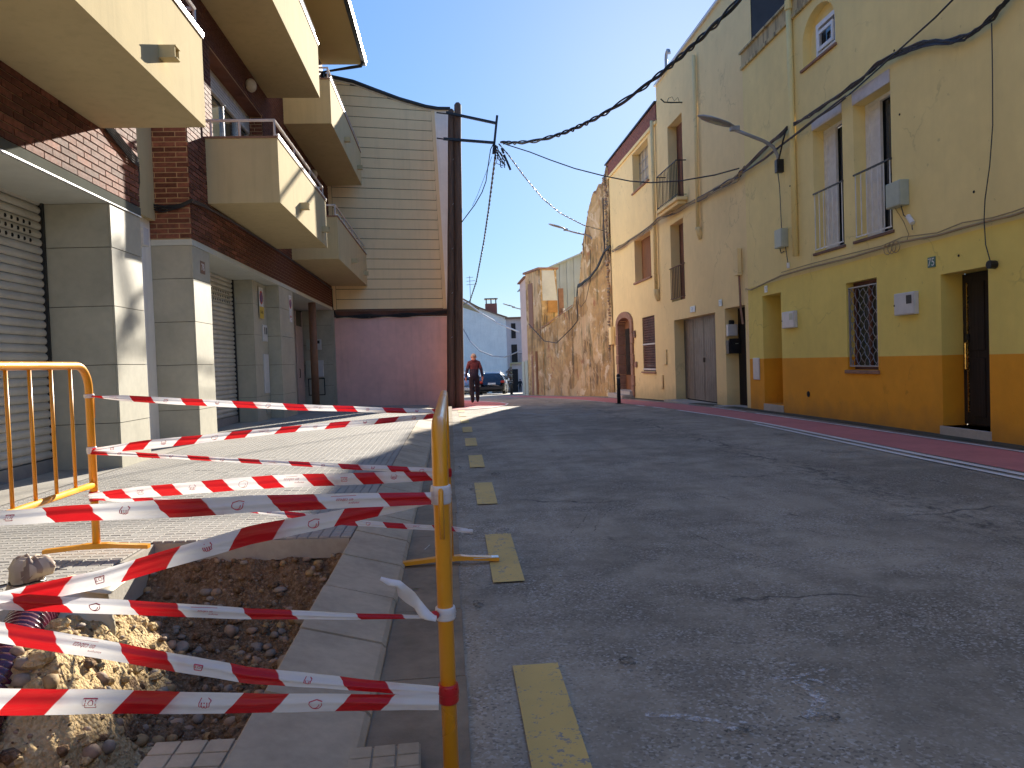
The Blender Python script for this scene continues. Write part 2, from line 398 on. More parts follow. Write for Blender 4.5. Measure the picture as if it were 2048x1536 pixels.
K['dark_wood'] = mat_wood('dark_door_wood', (.014, .010, .008), (.03, .02, .015))
K['brass'] = simple('brass', (.75, .50, .18), .25, .9)
K['garage'] = simple('brown_grey_door_paint', (.17, .15, .13), .5, .1, .1, 2)
K['pale_door'] = simple('pale_pink_door', (.52, .42, .40), .5)
K['stone_trim'] = plaster('reddish_stone', (.33, .19, .13), .25, .85, .5, 5)
K['sill'] = plaster('brown_sill', (.20, .12, .085), .2, .8, .4, 6)
K['step'] = plaster('pale_step_stone', (.46, .42, .38), .15, .7, .2, 4)
K['box_white'] = simple('white_meter_box', (.60, .60, .60), .4, 0, .04)
K['box_grey'] = simple('pale_grey_box', (.42, .46, .38), .5, 0, .06)
K['brick_dark'] = simple('glazed_brick', (.25, .095, .062), .75, 0, .25, 22, .15, rnd=.6)
K['brick_red'] = simple('red_brick', (.30, .11, .075), .8, 0, .2, 10, rnd=.4)
K['sign_blue'] = simple('blue_enamel', (.12, .25, .38), .3)
K['sign_green'] = simple('green_enamel', (.05, .16, .14), .35)
K['sign_white'] = simple('white_enamel', (.7, .7, .7), .3)
K['sign_red'] = simple('red_sign_film', (.45, .02, .03), .4)
K['sign_blue2'] = simple('blue_sign_film', (.05, .04, .20), .4)
K['sign_yellow'] = simple('yellow_sign_film', (.60, .42, .03), .4)
K['moss'] = plaster('damp_wall_foot', (.085, .08, .055), .4, .95, .5, 4)
K['dull_orange'] = plaster('faded_orange_render', (.42, .22, .07), .2, .9, .4, 3)
K['trim'] = plaster('grey_green_trim', (.13, .135, .12), .1, .95, .1, 2, spec=0)
K['cloth_shade'] = simple('shaded_sackcloth', (.30, .22, .17), .85, 0, .25, 9)
# ------------------------------------------------------------------ text helper
def text_mesh(s, size, extrude=.0006, shear=0):
    cu = bpy.data.curves.new('lettering', 'FONT'); cu.body = s; cu.size = size; cu.extrude = extrude; cu.shear = shear
    cu.align_x = 'CENTER'; cu.align_y = 'CENTER'; cu.resolution_u = 2
    o = bpy.data.objects.new('lettering', cu); scene.collection.objects.link(o)
    dg = bpy.context.evaluated_depsgraph_get(); me = bpy.data.meshes.new_from_object(o.evaluated_get(dg))
    bpy.data.objects.remove(o); return me
def put_text(s, size, mat, X, Y, Z, parent, name='lettering', shear=0):
    # X: position, Y: (right axis), Z: (up axis) as vectors
    me = text_mesh(s, size, shear=shear); me.materials.clear(); me.materials.append(mat)
    r, u = Vector(Y).normalized(), Vector(Z).normalized(); n = r.cross(u)
    mm = Matrix((r, u, n)).transposed().to_4x4(); mm.translation = Vector(X)
    me.transform(mm); off = OFF.get(parent, (0,0,0)); me.transform(Matrix.Translation([-q for q in off]))
    o = bpy.data.objects.new(name, me); scene.collection.objects.link(o); o.parent = parent; OFF[o] = off
    return o
# ------------------------------------------------------------------ ground
def strip(name, left, right, off, mat, step=1.0, **kw):
    mb = MB(); y0, y1 = max(left[0][0], right[0][0]), min(left[-1][0], right[-1][0]); n = max(1, int((y1-y0)/step))
    for i in range(n):
        a, b = y0+(y1-y0)*i/n, y0+(y1-y0)*(i+1)/n
        mb.face([(lerp(left,a),a,gz(a)+off),(lerp(right,a),a,gz(a)+off),(lerp(right,b),b,gz(b)+off),(lerp(left,b),b,gz(b)+off)])
    return mb.build(name, mat, **kw)
g = MB(); ys = [-80,-20,0,12,17,23,30,40,50,60,90,140,400]
for a, b in zip(ys, ys[1:]): g.face([(-200,a,gz(a)-.45),(200,a,gz(a)-.45),(200,b,gz(b)-.45 if b>30 else gz(b)-.45),(-200,b,gz(b)-.45)])
g.build('ground', K['gutter'], kind='structure')
road = strip('road', [(-12,-.3),(21.5,-.3),(22.5,-1),(24.5,-30),(95,-30)], [(-12,6.75),(28,6.75),(30,14),(95,60)], 0, K['asphalt'], .5, kind='structure')
strip('red_footpath', [(-6,5.14),(8,5.24),(12,5.3),(14,5.28),(18,5.08),(22,4.92),(26,4.75),(30,4.4),(34,3.6),(39,2.4)],
      [(-6,6.22),(8,6.16),(14,6.02),(20,6.02),(26,5.96),(30,5.75),(34,4.85),(39,3.65)], .004, K['red_path'], kind='structure')
def line(name, c, wd, y0, y1, off=.008, mat='white_line', step=.6):
    return strip(name, [(y0, lerp(c,y0)-wd/2)]+[(y, x-wd/2) for y, x in c if y0<y<y1]+[(y1, lerp(c,y1)-wd/2)],
                 [(y0, lerp(c,y0)+wd/2)]+[(y, x+wd/2) for y, x in c if y0<y<y1]+[(y1, lerp(c,y1)+wd/2)], off, K[mat], step, kind='structure')
cin = [(-6,5.0),(8,5.13),(12,5.25),(14,5.2),(18,5.0),(22,4.84),(26,4.67),(30,4.3),(34,3.5),(39,2.3)]
cout = [(-6,6.26),(8,6.2),(14,6.06),(20,6.06),(26,6.0),(30,5.8)]
strip('wall_foot_dirt', [(-5,6.34),(14,6.30),(30,6.25)], [(-5,6.62),(30,6.62)], .006, K['moss'], 1, kind='structure')
line('white_line', cin, .09, -5, 16.5); line('white_line', [(y, x-.17) for y, x in cin], .075, -5, 12.2)
line('white_line', cin, .08, 17.3, 18.2); line('white_line', cin, .08, 18.9, 19.6); line('white_line', cin, .05, 23, 38)
line('white_line', cout, .055, -5, 14.5, .009); line('white_line', cout, .05, 15, 17, .009)
for k in range(14):
    y0 = 1.72 + 2.24*k
    if y0 > 20: break
    strip('yellow_dash', [(y0,.19),(y0+1.13,.20)], [(y0,.36),(y0+1.13,.375)], .009, K['yellow_line'], .5, kind='structure')
# pink pad beyond the pole with white border
pad = [(-.3,21.9),(.5,21.2),(1.2,22.0),(1.75,23.6),(1.95,25.3),(1.85,27),(1.5,29),(1.1,31),(.6,33.5),(-.3,35)]
padc = sum(p[0] for p in pad)/len(pad), sum(p[1] for p in pad)/len(pad)
m = MB(); m2 = MB()
for i in range(len(pad)-1):
    p, q = pad[i], pad[i+1]
    for s0, s1 in ((0,.5),(.5,1)):
        f = lambda P, s: (-.3+(P[0]+.3)*s, P[1], gz(P[1])+.012)
        m.face([f(p,s0), f(p,s1), f(q,s1), f(q,s0)][::-1])
    o = lambda P, e: (P[0]+e*(.6 if P[0]>0 else .2), P[1]+e*(-1 if P[1]<23 else (.3 if P[1]>27 else 0)), gz(P[1])+.016)
    m2.face([o(p,-.10), o(p,.02), o(q,.02), o(q,-.10)][::-1])
m.build('pink_footpath', K['red_path'], kind='structure'); m2.build('white_line', K['white_line'], kind='structure')
strip('far_footpath', [(24.6,-30),(36,-30)], [(24.6,-.1),(36,-.1)], .06, K['slab'], 1, kind='structure')
# gutter slabs between kerb and asphalt
gut = MB(); gut.box(-.31,.03,-6,21.5,-.2,-.02); gut = gut.build('gutter', K['gutter'], kind='structure')
for k in range(30):
    y0 = -1.1+.78*k
    if y0 > 21: break
    z = gz(y0+.39)+.006; b = MB(); b.box(-.302,.02+random.uniform(-.01,.01),y0,y0+.772,z-.1,z); b.build('gutter_slab', K['gutter'], gut)
# kerb stones
kb = MB(); kb.box(-.64,-.33,-3,21.6,-.4,-.06); kb = kb.build('kerb', K['kerb'], kind='structure')
y0 = 4.29-.6*8
while y0 < 21.6:
    z = gz(y0+.3); dx = random.uniform(-.004,.004); dz = random.uniform(-.004,.003)
    L = .588
    b = MB(); b.prism([(-.648+dx,z-.2),(-.30+dx,z-.2),(-.302+dx,z+.022+dz),(-.318+dx,z+.042+dz),(-.64+dx,z+.128+dz),(-.648+dx,z+.12+dz)], 'y', y0+.006, y0+L)
    b.build('kerb_stone', K['kerb'], kb, bevel=.006); y0 += .6
# ------------------------------------------------------------------ pavement and pit
PIT = [(-.64,4.72),(-1.83,4.74),(-1.80,3.98),(-2.2,3.3),(-2.6,2.5),(-2.9,.6),(-.64,.6)]
def inside(x, y, poly=PIT):
    c = False; n = len(poly)
    for i in range(n):
        a, b = poly[i], poly[(i+1) % n]
        if (a[1] > y) != (b[1] > y) and x < (b[0]-a[0])*(y-a[1])/(b[1]-a[1])+a[0]: c = not c
    return c
pv = MB(); T = .2
cells = []
for j in range(-12, 96):
    yc = 4.82+T*j
    if yc > 23.2 or yc < 1.1: continue
    for i in range(15):
        xc = -.75-T*i
        if inside(xc, yc): continue
        cells.append((xc, yc))
        h = T/2; P = [(xc-h,yc-h),(xc+h,yc-h),(xc+h,yc+h),(xc-h,yc+h)]
        pv.face([(x, y, pz(x, yc)-.009) for x, y in P])
pv = pv.build('pavement', K['grout'], kind='structure')
def tile_mb(mb, xc=0, yc=0, zf=None):
    q, g_, s = .0635, .0665, .004
    for a in (-1, 0, 1):
        for b in (-1, 0, 1):
            cx, cy = xc+a*g_, yc+b*g_
            z = zf(cx) if zf else 0
            B = [(cx-q/2,cy-q/2,z-.009),(cx+q/2,cy-q/2,z-.009),(cx+q/2,cy+q/2,z-.009),(cx-q/2,cy+q/2,z-.009)]
            A = [(cx-q/2+s,cy-q/2+s,z),(cx+q/2-s,cy-q/2+s,z),(cx+q/2-s,cy+q/2-s,z),(cx-q/2+s,cy+q/2-s,z)]
            mb.face(A)
            for k in range(4): mb.face([B[k], B[(k+1)%4], A[(k+1)%4], A[k]])
    return mb
tm = tile_mb(MB()); tile_me = tm.mesh('tile', K['tile'])
cells.sort(key=lambda c: (c[1]**2 + (c[0])**2))
near = [c for c in cells if c[0] > -3.3 and c[1] > 2.6 and c[0] > -.62*c[1]-.2][:296]; nset = set(near)
for xc, yc in near:
    o = inst('tile', tile_me, (xc, yc, pz(xc, yc)+random.uniform(-.0015,.0015)), pv, rot=(random.uniform(-.004,.004), .025+random.uniform(-.005,.005), 0))
rest = MB()
for xc, yc in cells:
    if (xc, yc) in nset: continue
    tile_mb(rest, xc, yc, lambda x, y=yc: pz(x, y))
rest.build('tiles', K['tile'], pv, kind='stuff')
th = MB()   # plain threshold slab along the facades
ys = [0.8,9,14,17,20,23.3]
for a, b in zip(ys, ys[1:]): th.face([(-4.75,a,pz(-3.5,a)+.004),(-3.5,a,pz(-3.5,a)+.004),(-3.5,b,pz(-3.5,b)+.004),(-4.75,b,pz(-3.5,b)+.004)])
th.build('threshold_paving', K['slab'], kind='structure')
# concrete bed showing at the cut edges of the pit
be = MB(); be.prism([(-1.84,.02),(-.66,.0),(-.66,.119),(-1.84,.149)],'y',4.712,4.78); be.build('concrete_bed', K['slab'], kind='structure', bevel=.006)
be = MB(); be.prism([(-1.90,3.92),(-1.825,3.94),(-1.83,4.71),(-1.90,4.71)],'z',-.1,.146); be.build('concrete_bed', K['slab'], kind='structure', bevel=.006)
# ---- pit terrain
def gau(x, y, cx, cy, sx, sy, rot=0):
    dx, dy = x-cx, y-cy; c, s = cos(rot), sin(rot)
    u, v = dx*c+dy*s, -dx*s+dy*c
    return math.exp(-(u*u/(sx*sx)+v*v/(sy*sy)))
def sandmask(x, y):
    return min(1, 1.25*max(gau(x,y,-1.62,3.45,.25,.60,.12), gau(x,y,-1.45,2.65,.30,.42,.2), gau(x,y,-1.28,1.95,.34,.26), gau(x,y,-1.75,2.2,.4,.8)))
def pit_h(x, y):
    z = -.30
    z += .27*gau(x,y,-1.64,3.50,.20,.62,.12)*1.35
    z += .46*gau(x,y,-1.42,2.72,.20,.36,.25)
    z += .40*gau(x,y,-1.26,1.93,.26,.22)
    z += .40*gau(x,y,-1.9,2.3,.4,.9)
    z -= .07*gau(x,y,-1.05,3.9,.35,.5)
    z -= .05*gau(x,y,-1.15,2.32,.14,.12)
    ek = max(0, min(1, (x+.98)/.34)); z += ek*ek*(.20+.16*max(0,min(1,(3.9-y)/1.2)))   # soil banked against the kerb
    ef = max(0, min(1, (y-4.15)/.5)); z += ef*ef*.345*(1-ek*.55)
    n = noise.fractal(Vector((x*3.2, y*3.2, 1.3)), .9, 2.1, 5)*.065
    n2 = noise.fractal(Vector((x*14, y*14, 4.1)), .8, 2.0, 4)*.030
    n3 = abs(noise.noise(Vector((x*30, y*30, 2))))*.012
    z += n+n2*(.7+.8*sandmask(x, y))+n3
    if x > -.70: z = min(z, .128-(x+.64)*.26-.004)
    return min(z, .235)
N = .0145; nx = int((3.0-.645)/N); ny = int((4.73-1.15)/N)
m = MB(); idx = {}
for j in range(ny+1):
    y = 1.15+j*N
    for i in range(nx+1):
        x = -3.0+i*N
        if inside(x-.0, y) or inside(x+N*1.5, y) or inside(x, y-N*1.5) or inside(x-N*1.5, y):
            idx[i, j] = len(m.v); m.v.append((x, y, pit_h(x, y)))
for (i, j) in list(idx):
    if (i+1, j) in idx and (i, j+1) in idx and (i+1, j+1) in idx:
        m.f.append((idx[i,j], idx[i+1,j], idx[i+1,j+1], idx[i,j+1])); x, y = -3.0+i*N, 1.15+j*N
        m.m.append(1 if sandmask(x, y)+noise.noise(Vector((x*9, y*9, 0)))*.30 > .50 else 0); m.uv.append([(0,0)]*4)
m.build('excavated_soil', [K['soil'], K['sand']], smooth=True, kind='structure')
# gravel, clods
def pebble(mb, c, r, mat, seed, n=6, k=4):
    b = len(mb.v); sx, sy, sz = random.uniform(.7,1.25), random.uniform(.7,1.25), random.uniform(.5,.9); a = random.uniform(0, pi)
    mb.ball((0,0,0), (r*sx, r*sy, r*sz), mat, n, k)
    for q in range(b, len(mb.v)):
        x, y, z = mb.v[q]; f = 1+.35*noise.noise(Vector((x/r*.9+seed, y/r*.9, z/r*.9)))
        x, y, z = x*f, y*f, z*f; mb.v[q] = (c[0]+x*cos(a)-y*sin(a), c[1]+x*sin(a)+y*cos(a), c[2]+z)
gr = MB(); cl = MB()
for k in range(6500):
    x = random.uniform(-2.2, -.68); y = 1.75+2.95*random.random()**1.5
    if not inside(x, y): continue
    s = sandmask(x, y); r = .004+.032*random.random()**5
    if s > .5 and random.random() < .45:
        pebble(cl, (x, y, pit_h(x, y)+r*.3), r*1.2, 0, k); continue
    pebble(gr, (x, y, pit_h(x, y)+r*.15), r, random.choice((0,1,2,3,3,3)), k)
gr.build('gravel', [K['stone'], K['stone2'], K['stone3'], K['soil']], kind='stuff', smooth=True)
cl.build('sand_clods', [K['sand']], kind='stuff')
STN = [(-.98,2.55,.055,0,'rounded brown stone at the near foot of the sand heap'),(-1.115,2.12,.050,2,'upright oval ochre stone in the near end of the pit'),
 (-1.24,2.14,.062,0,'broad brown boulder beside the upright oval stone'),(-1.04,1.94,.042,1,'jagged grey lump by the paving fragment'),
 (-.995,2.03,.05,0,'flat brown stone left of the paving fragment'),(-1.10,1.88,.030,2,'small pale pebble below the jagged grey lump'),
 (-.83,4.28,.065,1,'squarish grey rock half way up the far bank of the pit'),(-.86,2.44,.035,0,'round stone beside the kerb at the near end of the pit'),
 (-1.10,2.85,.045,0,'oval brown stone at the edge of the sandy slope'),(-1.00,2.93,.05,1,'large grey stone in the gravel by the sandy slope'),
 (-1.29,4.30,.045,0,'brown cobble under the far left corner of the pit'),(-1.45,4.02,.05,1,'pale stone buried in the edge of the sand'),
 (-1.30,2.22,.045,1,'grey brown stone behind the near sand clods'),(-.98,1.90,.035,1,'small grey stone touching the paving fragment'),
 (-1.02,4.36,.035,2,'small ochre stone on the far bank'),(-.82,3.60,.045,1,'dark stones lump beside the kerb in the middle of the pit')]
for k, (x, y, r, mt, lb) in enumerate(STN):
    mb = MB(); pebble(mb, (0,0,0), r, 0, k*3.1, 12, 8)
    o = mb.build('stone', K[('stone','stone2','stone3')[mt]], smooth=True); o.location = (x, y, pit_h(x, y)+r*.35)
    tag(o, lb, 'stone', 'stones lying in the dug pit')
# paving fragments
def fragment(label, x0, x1, y0, y1, z, nx_, ny_, rotz=0, tilt=0, group='loose paving fragments'):
    cx, cy = (x0+x1)/2, (y0+y1)/2; t = thing('paving_fragment', label, 'paving slab', (cx, cy, z), group)
    mb = MB(); W, H = x1-x0, y1-y0; mb.box(cx-W/2, cx+W/2, cy-H/2, cy+H/2, z-.04, z-.008); mb.build('slab_body', K['kerb'], t)
    for a in range(nx_):
        for b in range(ny_):
            w_, h_ = W/nx_, H/ny_; mb = MB(); q = cx-W/2+w_*a+.003; r = cy-H/2+h_*b+.003
            mb.box(q, q+w_-.006, r, r+h_-.006, z-.008, z); mb.build('square', K['kerb'], t, bevel=.003)
    t.rotation_euler = (tilt, 0, rotz); return t
fragment('grey grooved paving fragment lying at the near end of the pit', -.90,-.665,2.03,2.235,.10,3,3, radians(-3), radians(4))
fragment('grey grooved paving fragment lying in the gutter against the kerb', -.335,-.125,2.045,2.245,.045,3,3, radians(2), 0)
# ------------------------------------------------------------------ wall with openings on a plane x = const
def wall_x(mb, X, y0, y1, z0, z1, holes=(), depth=.3, sgn=1, matf=None, zs=(), flip=False):
    """sgn: direction of the reveal (+1 into +x). Each hole (ya,yb,za,zb[,depth])"""
    Y = sorted({y0, y1, *[h[0] for h in holes], *[h[1] for h in holes]}); Z = sorted({z0, z1, *[h[2] for h in holes], *[h[3] for h in holes], *zs})
    matf = matf or (lambda z: 0)
    Y = [v for v in Y if y0 <= v <= y1]; Z = [v for v in Z if z0 <= v <= z1]
    for a, b in zip(Y, Y[1:]):
        for c, d in zip(Z, Z[1:]):
            if any(h[0] <= (a+b)/2 <= h[1] and h[2] <= (c+d)/2 <= h[3] for h in holes): continue
            mb.face([(X,a,c),(X,b,c),(X,b,d),(X,a,d)], matf((c+d)/2))
    for h in holes:
        dp = (h[4] if len(h) > 4 else depth)*sgn; ya, yb, za, zb = h[:4]
        zz = [za]+[q for q in Z if za < q < zb]+[zb]
        for c, d in zip(zz, zz[1:]):
            for y in (ya, yb): mb.face([(X,y,c),(X+dp,y,c),(X+dp,y,d),(X,y,d)], matf((c+d)/2))
        for z in (za, zb): mb.face([(X,ya,z),(X+dp,ya,z),(X+dp,yb,z),(X,yb,z)], matf(z))
    return mb
BL, BH, BP, LP = .286, .056, .070, .30
def brick_mb(L): 
    b = MB(); b.box(-.006, .006, 0, L, 0, BH); return b.mesh('brick', K['brick_dark'])
brick_me = brick_mb(BL); brick_half = brick_mb(BL/2-.007)
def bricks_x(parent, X, y0, y1, z0, z1, single, holes=(), stuff=None):
    """courses on a wall facing +x; single(y,z)->True makes the brick an object of its own"""
    k = 0; z = z0
    while z+BH <= z1+.01:
        y = y0 - (LP/2 if k % 2 else 0)
        cut = sorted((h[0], h[1]) for h in holes if h[2] < z+BH-.005 and h[3] > z+.005)
        free = []; e = y0
        for ha, hb in cut: free.append((e, ha)); e = hb
        free.append((e, y1))
        while y < y1-.03:
          for fa, fb in free:
            a, b = max(y, fa), min(y+BL, fb); zc, yc = z+BH/2, (a+b)/2
            if b-a > .012:
                if single(yc, zc):
                    inst('brick', brick_me, (X+.002+random.uniform(-.001,.002), a, z), parent, scale=(1, (b-a)/BL, 1))
                elif stuff is not None: stuff.box(X-.004, X+.008, a, b, z, z+BH, skip='l')
          y += LP
        z += BP; k += 1
def bricks_y(parent, Y, x0, x1, z0, z1):
    k = 0; z = z0
    while z+BH <= z1+.01:
        x = x1 + (0 if k % 2 else LP/2) - LP*4
        while x < x1-.03:
            a, b = max(x, x0), min(x+BL, x1)
            if b-a > .03: inst('brick', brick_me, (b, Y-.002, z), parent, scale=(1, (b-a)/BL, 1), rot=(0,0,pi/2))
            x += LP
        z += BP; k += 1
def cladding(parent, y0, y1, x0, x1, zs, faces='fr'):
    """grey slabs hung on a pillar: front face towards +x at x1, side face towards -y at y0"""
    mb = MB(); mb.box(x0, x1-.02, y0+.02, y1-.004, zs[0]-.3, zs[-1]); mb.build('pillar_core', K['grout'], parent)
    for a, b in zip(zs, zs[1:]):
        g_ = .0035
        if 'r' in faces: 
            q = MB(); q.box(x1-.022, x1+random.uniform(-.0015,.0015), y0+.001, y1, a+g_, b-g_); q.build('cladding_panel', K['cladding'], parent)
        if 'f' in faces:
            q = MB(); q.box(x0, x1-.024, y0+random.uniform(-.0015,.0015), y0+.022, a+g_, b-g_); q.build('cladding_panel', K['cladding'], parent)
def roller(parent, X, y0, y1, z0, z1, holes_rows=True, pitch=.085):
    prof = [(0,0),(.018,.012),(.024,.035),(.018,.06),(.004,.072),(-.004,.083)]
    mb = MB()
    for (a, b), (c, d) in zip(prof, prof[1:]): mb.face([(a,0,b),(a,1,b),(c,1,d),(c,0,d)])
    me = mb.mesh('slat', K['shutter'], smooth=False); z = z0+.14; n = 0
    b0 = MB(); b0.box(X-.01, X+.03, y0, y1, z0, z0+.135); b0.build('bottom_rail', K['metal_grey'], parent)
    while z < z1:
        inst('slat', me, (X, y0, z), parent, scale=(1, y1-y0, 1)); z += pitch; n += 1
    if holes_rows:
        hb = MB()
        for r in range(3):
            zz = z1-.24-r*pitch*1.0 - ((z1-.24) % pitch) + .03
            zz = z0+.14+pitch*(n-4-r)+.034
            y = y0+.1
            while y < y1-.25: 
                hb.tube([(X+.018,y,zz),(X+.0265,y,zz)], .020, 8); y += .105
        hb.build('vent_holes', K['hole'], parent, kind='stuff')
    gd = MB(); gd.box(X-.02, X+.045, y1-.035, y1, z0, z1); gd.build('guide_rail', K['dark_metal'], parent)
def balcony(parent, y0, y1, z0, z1, x0=-3.5, x1=-2.44, spouts=(), cap=True, railz=.25, far_rail=True):
    m = MB(); t = .10
    m.box(x0, x1, y0, y1, z0, z0+.16, skip='t')                    # slab
    m.box(x1-t, x1, y0, y1, z0+.16, z1, skip='b'); m.box(x0, x1-t, y0, y0+t, z0+.16, z1, skip='b'); m.box(x0, x1-t, y1-t, y1, z0+.16, z1, skip='b')
    m.face([(x0,y0+t,z0+.162),(x1-t,y0+t,z0+.162),(x1-t,y1-t,z0+.162),(x0,y1-t,z0+.162)])
    b = m.build('balcony', K['sand_beige'], parent)
    c = MB(); e = .015
    c.box(x1-t-e, x1+e, y0-e, y1+e, z1, z1+.03); c.box(x0, x1-t-e, y0-e, y0+t+e, z1, z1+.03); c.box(x0, x1-t-e, y1-t-e, y1+e, z1, z1+.03)
    c.build('coping', K['cap_brown'], b)
    r = MB(); zt = z1+.03+railz; xr = x1-.05; ym, yn = y0+.05, y1-.05
    r.tube([(x0,ym,zt),(xr,ym,zt),(xr,yn,zt),(x0,yn,zt)], .024, 6)
    n = max(2, int((y1-y0)/1.4))
    for k in range(n+1): y = ym+(yn-ym)*k/n; r.tube([(xr,y,z1+.03),(xr,y,zt)], .018, 6)
    for x in (x0+.08, x0+.5): r.tube([(x,ym,z1+.03),(x,ym,zt)], .018, 6)
    r.build('railing', K['rail_paint'], b)
    l = MB(); l.box(x1-.035, x1+.022, y0-.02, y1+.02, z1+.031, z1+.055); l.build('edge_strip', K['alu'], b)
    for y in spouts:
        s = MB(); zc = z0+.27; s.box(x1-.002, x1+.14, y-.06, y-.045, zc-.05, zc+.05); s.box(x1-.002, x1+.14, y+.045, y+.06, zc-.05, zc+.05); s.box(x1-.002, x1+.15, y-.045, y+.045, zc-.05, zc-.04); s.box(x1-.002,x1+.15,y-.06,y+.06,zc+.05,zc+.06)
        s.build('water_spout', K['sand_beige'], b)
    return b
def dome_lamp(parent, x, y, z):
    m = MB(); m.ball((x, y, z), (.10, .13, .12), 0, 10, 8); m.build('globe_lamp', K['cloth'], parent, smooth=True)
# ------------------------------------------------------------------ near left building (A)
A = thing('brick_building', 'nearest left building, glazed brick above a big grey roller shutter and clad pillar', 'building', (-3.5, 5, .2))
zj = [.12, .68, 1.30, 1.92, 2.54, 3.0]
m = MB(); wall_x(m, -3.506, -3, 9.05, 3.1, 11.0, sgn=-1); m.face([(-3.506,9.05,3.1),(-4.3,9.05,3.1),(-4.3,9.05,11),(-3.506,9.05,11)]); m.box(-12,-4.3,-3,9.05,3.1,11,skip='b'); m.build('wall', K['mortar'], A); m = MB(); m.box(-12,-3.6,-28,-3.01,-.3,10.5); m.build('unseen_bounce_wing', K['sand_beige'], A)  # unseen pale wing behind the camera, added to bounce sunlight into the shaded street
st = MB(); bricks_x(A, -3.5, 4.0, 9.045, 3.12, 10.9, lambda y, z: z < 3.80 and y > 5.4, stuff=st); st.build('brickwork', K['brick_dark'], A, kind='stuff')
m = MB(); m.box(-3.52,-3.49,-3,9.06,3.015,3.11); m.build('metal_trim', K['trim'], A); m = MB(); m.box(-3.52,-3.484,-3,9.06,3.0,3.012); m.build('trim_lip', K['alu'], A)
m = MB(); m.box(-4.35,-3.522,-3,9.05,3.0,3.12); m.build('soffit', K['ceiling_grey'], A)
cladding(A, 8.27, 9.05, -4.2, -3.5, zj); cladding(A, 2.6, 3.5, -4.2, -3.5, zj)
roller(A, -4.2, 3.5, 8.262, .2, 3.0)
m = MB(); m.box(-12,-4.3,-3,9.05,0,3.1); m.build('back_wall', K['grout'], A)
balcony(A, -1.5, 8.14, 3.74, 4.66, spouts=(2.0, 6.95,))
m = MB(); m.box(-4.0,-3.52,9.06,10.79,2.9,10.5); m.box(-4.2,-3.98,9.06,10.79,0,10.5)
m = MB(); m.box(-4.4,-3.97,9.06,10.795,3.3,10.8); m.box(-4.4,-4.05,9.06,10.795,0,3.3,1); m.build('recessed_wall', [K['sand_beige'], K['white_wall']], A)
m = MB(); m.tube([(-3.97,10.2,.2),(-3.97,10.2,2.86)], .035, 8); m.build('downpipe', K['white_paint'], A)
m = MB(); m.box(-4.02,-3.88,10.12,10.3,2.86,3.1); m.build('junction_box', K['box_white'], A, bevel=.01)
# ------------------------------------------------------------------ second left building (B)
B = thing('brick_building', 'dark brick building with four balconies, narrow roller shutter and dim entrance beside pink wall', 'building', (-3.5, 17, .2))
WH = [(12.0,15.3,3.95,6.2,.3),(18.2,22.0,3.95,6.2,.3),(12.0,15.3,7.1,9.3,.3),(18.2,22.0,7.1,9.3,.3)]
m = MB(); wall_x(m, -3.506, 10.8, 23.42, 3.04, 10.4, WH, sgn=-1)
m.face([(-4.4,10.8,3.04),(-3.506,10.8,3.04),(-3.506,10.8,10.4),(-4.4,10.8,10.4)]); m.face([(-4.4,23.42,0),(-3.506,23.42,0),(-3.506,23.42,10.4),(-4.4,23.42,10.4)])
m.build('wall', K['mortar'], B)
st = MB(); bricks_x(B, -3.5, 10.80, 23.42, 3.06, 10.38, lambda y, z: (y < 13.6 and z < 3.74) or (y < 12.0 and z < 5.2), WH, st); st.build('brickwork', K['brick_dark'], B, kind='stuff')
bricks_y(B, 10.80, -4.18, -3.50, 3.06, 4.75)
st = MB(); z = 3.95; k = 0
while z < 6.15:                                                      # far jamb of the balcony door, courses seen head-on
    st.box(-3.795, -3.66-(.07 if k%2 else 0), 15.288, 15.297, z, z+BH); st.box(-3.645-(.07 if k%2 else 0), -3.51, 15.288, 15.297, z, z+BH); z += BP; k += 1
st.build('jamb_brickwork', K['brick_dark'], B, kind='stuff')
for (a, b, c, d, dp) in WH:
    X = -3.8
    f = MB(); f.box(X-.5, X-.05, a-.1, b+.1, c-.1, d+.1); f.build('room', K['curtain'] if False else K['hole'], B)
    w_ = MB(); w_.box(X, X+.04, a, b, d-.36, d, 0); w_.build('blind', K['shutter_white'], B)
    for q in range(6):
        s_ = MB(); s_.box(X+.041, X+.052, a, b, d-.35+q*.058, d-.35+q*.058+.046); s_.build('blind_slat', K['shutter_white'], B)
    g_ = MB(); g_.box(X-.02, X-.01, a, b, c, d-.36); g_.build('pane', K['glass_green'], B)
    fr = MB(); n = 4
    for q in range(n+1): y = a+(b-a)*q/n; fr.box(X-.03, X+.03, y-.035 if q else y, y+.035, c, d-.36)
    fr.box(X-.03, X+.03, a, b, c, c+.06); fr.build('window_frame', K['alu'], B)
    so = MB(); so.box(X, -3.512, a, b, d-.012, d-.002); so.build('lintel_soffit', K['brown_soffit'], B)
m = MB(); m.box(-4.75,-3.49,10.79,23.42,2.96,3.04); m.build('concrete_band', K['ceiling_grey'], B)
m = MB(); m.box(-12,-4.75,10.8,23.42,0,10.4); m.box(-4.75,-4.5,10.8,17.5,0,2.96); m.build('back_wall', K['grout'], B)
zj2 = [.02,.67,1.30,1.90,2.50,2.96]
cladding(B, 10.8, 11.56, -4.15, -3.5, zj2)
roller(B, -4.15, 11.56, 14.99, .2, 2.96)
cladding(B, 15.0, 16.10, -4.15, -3.76, zj2); cladding(B, 16.11, 17.5, -4.15, -3.5, zj2)
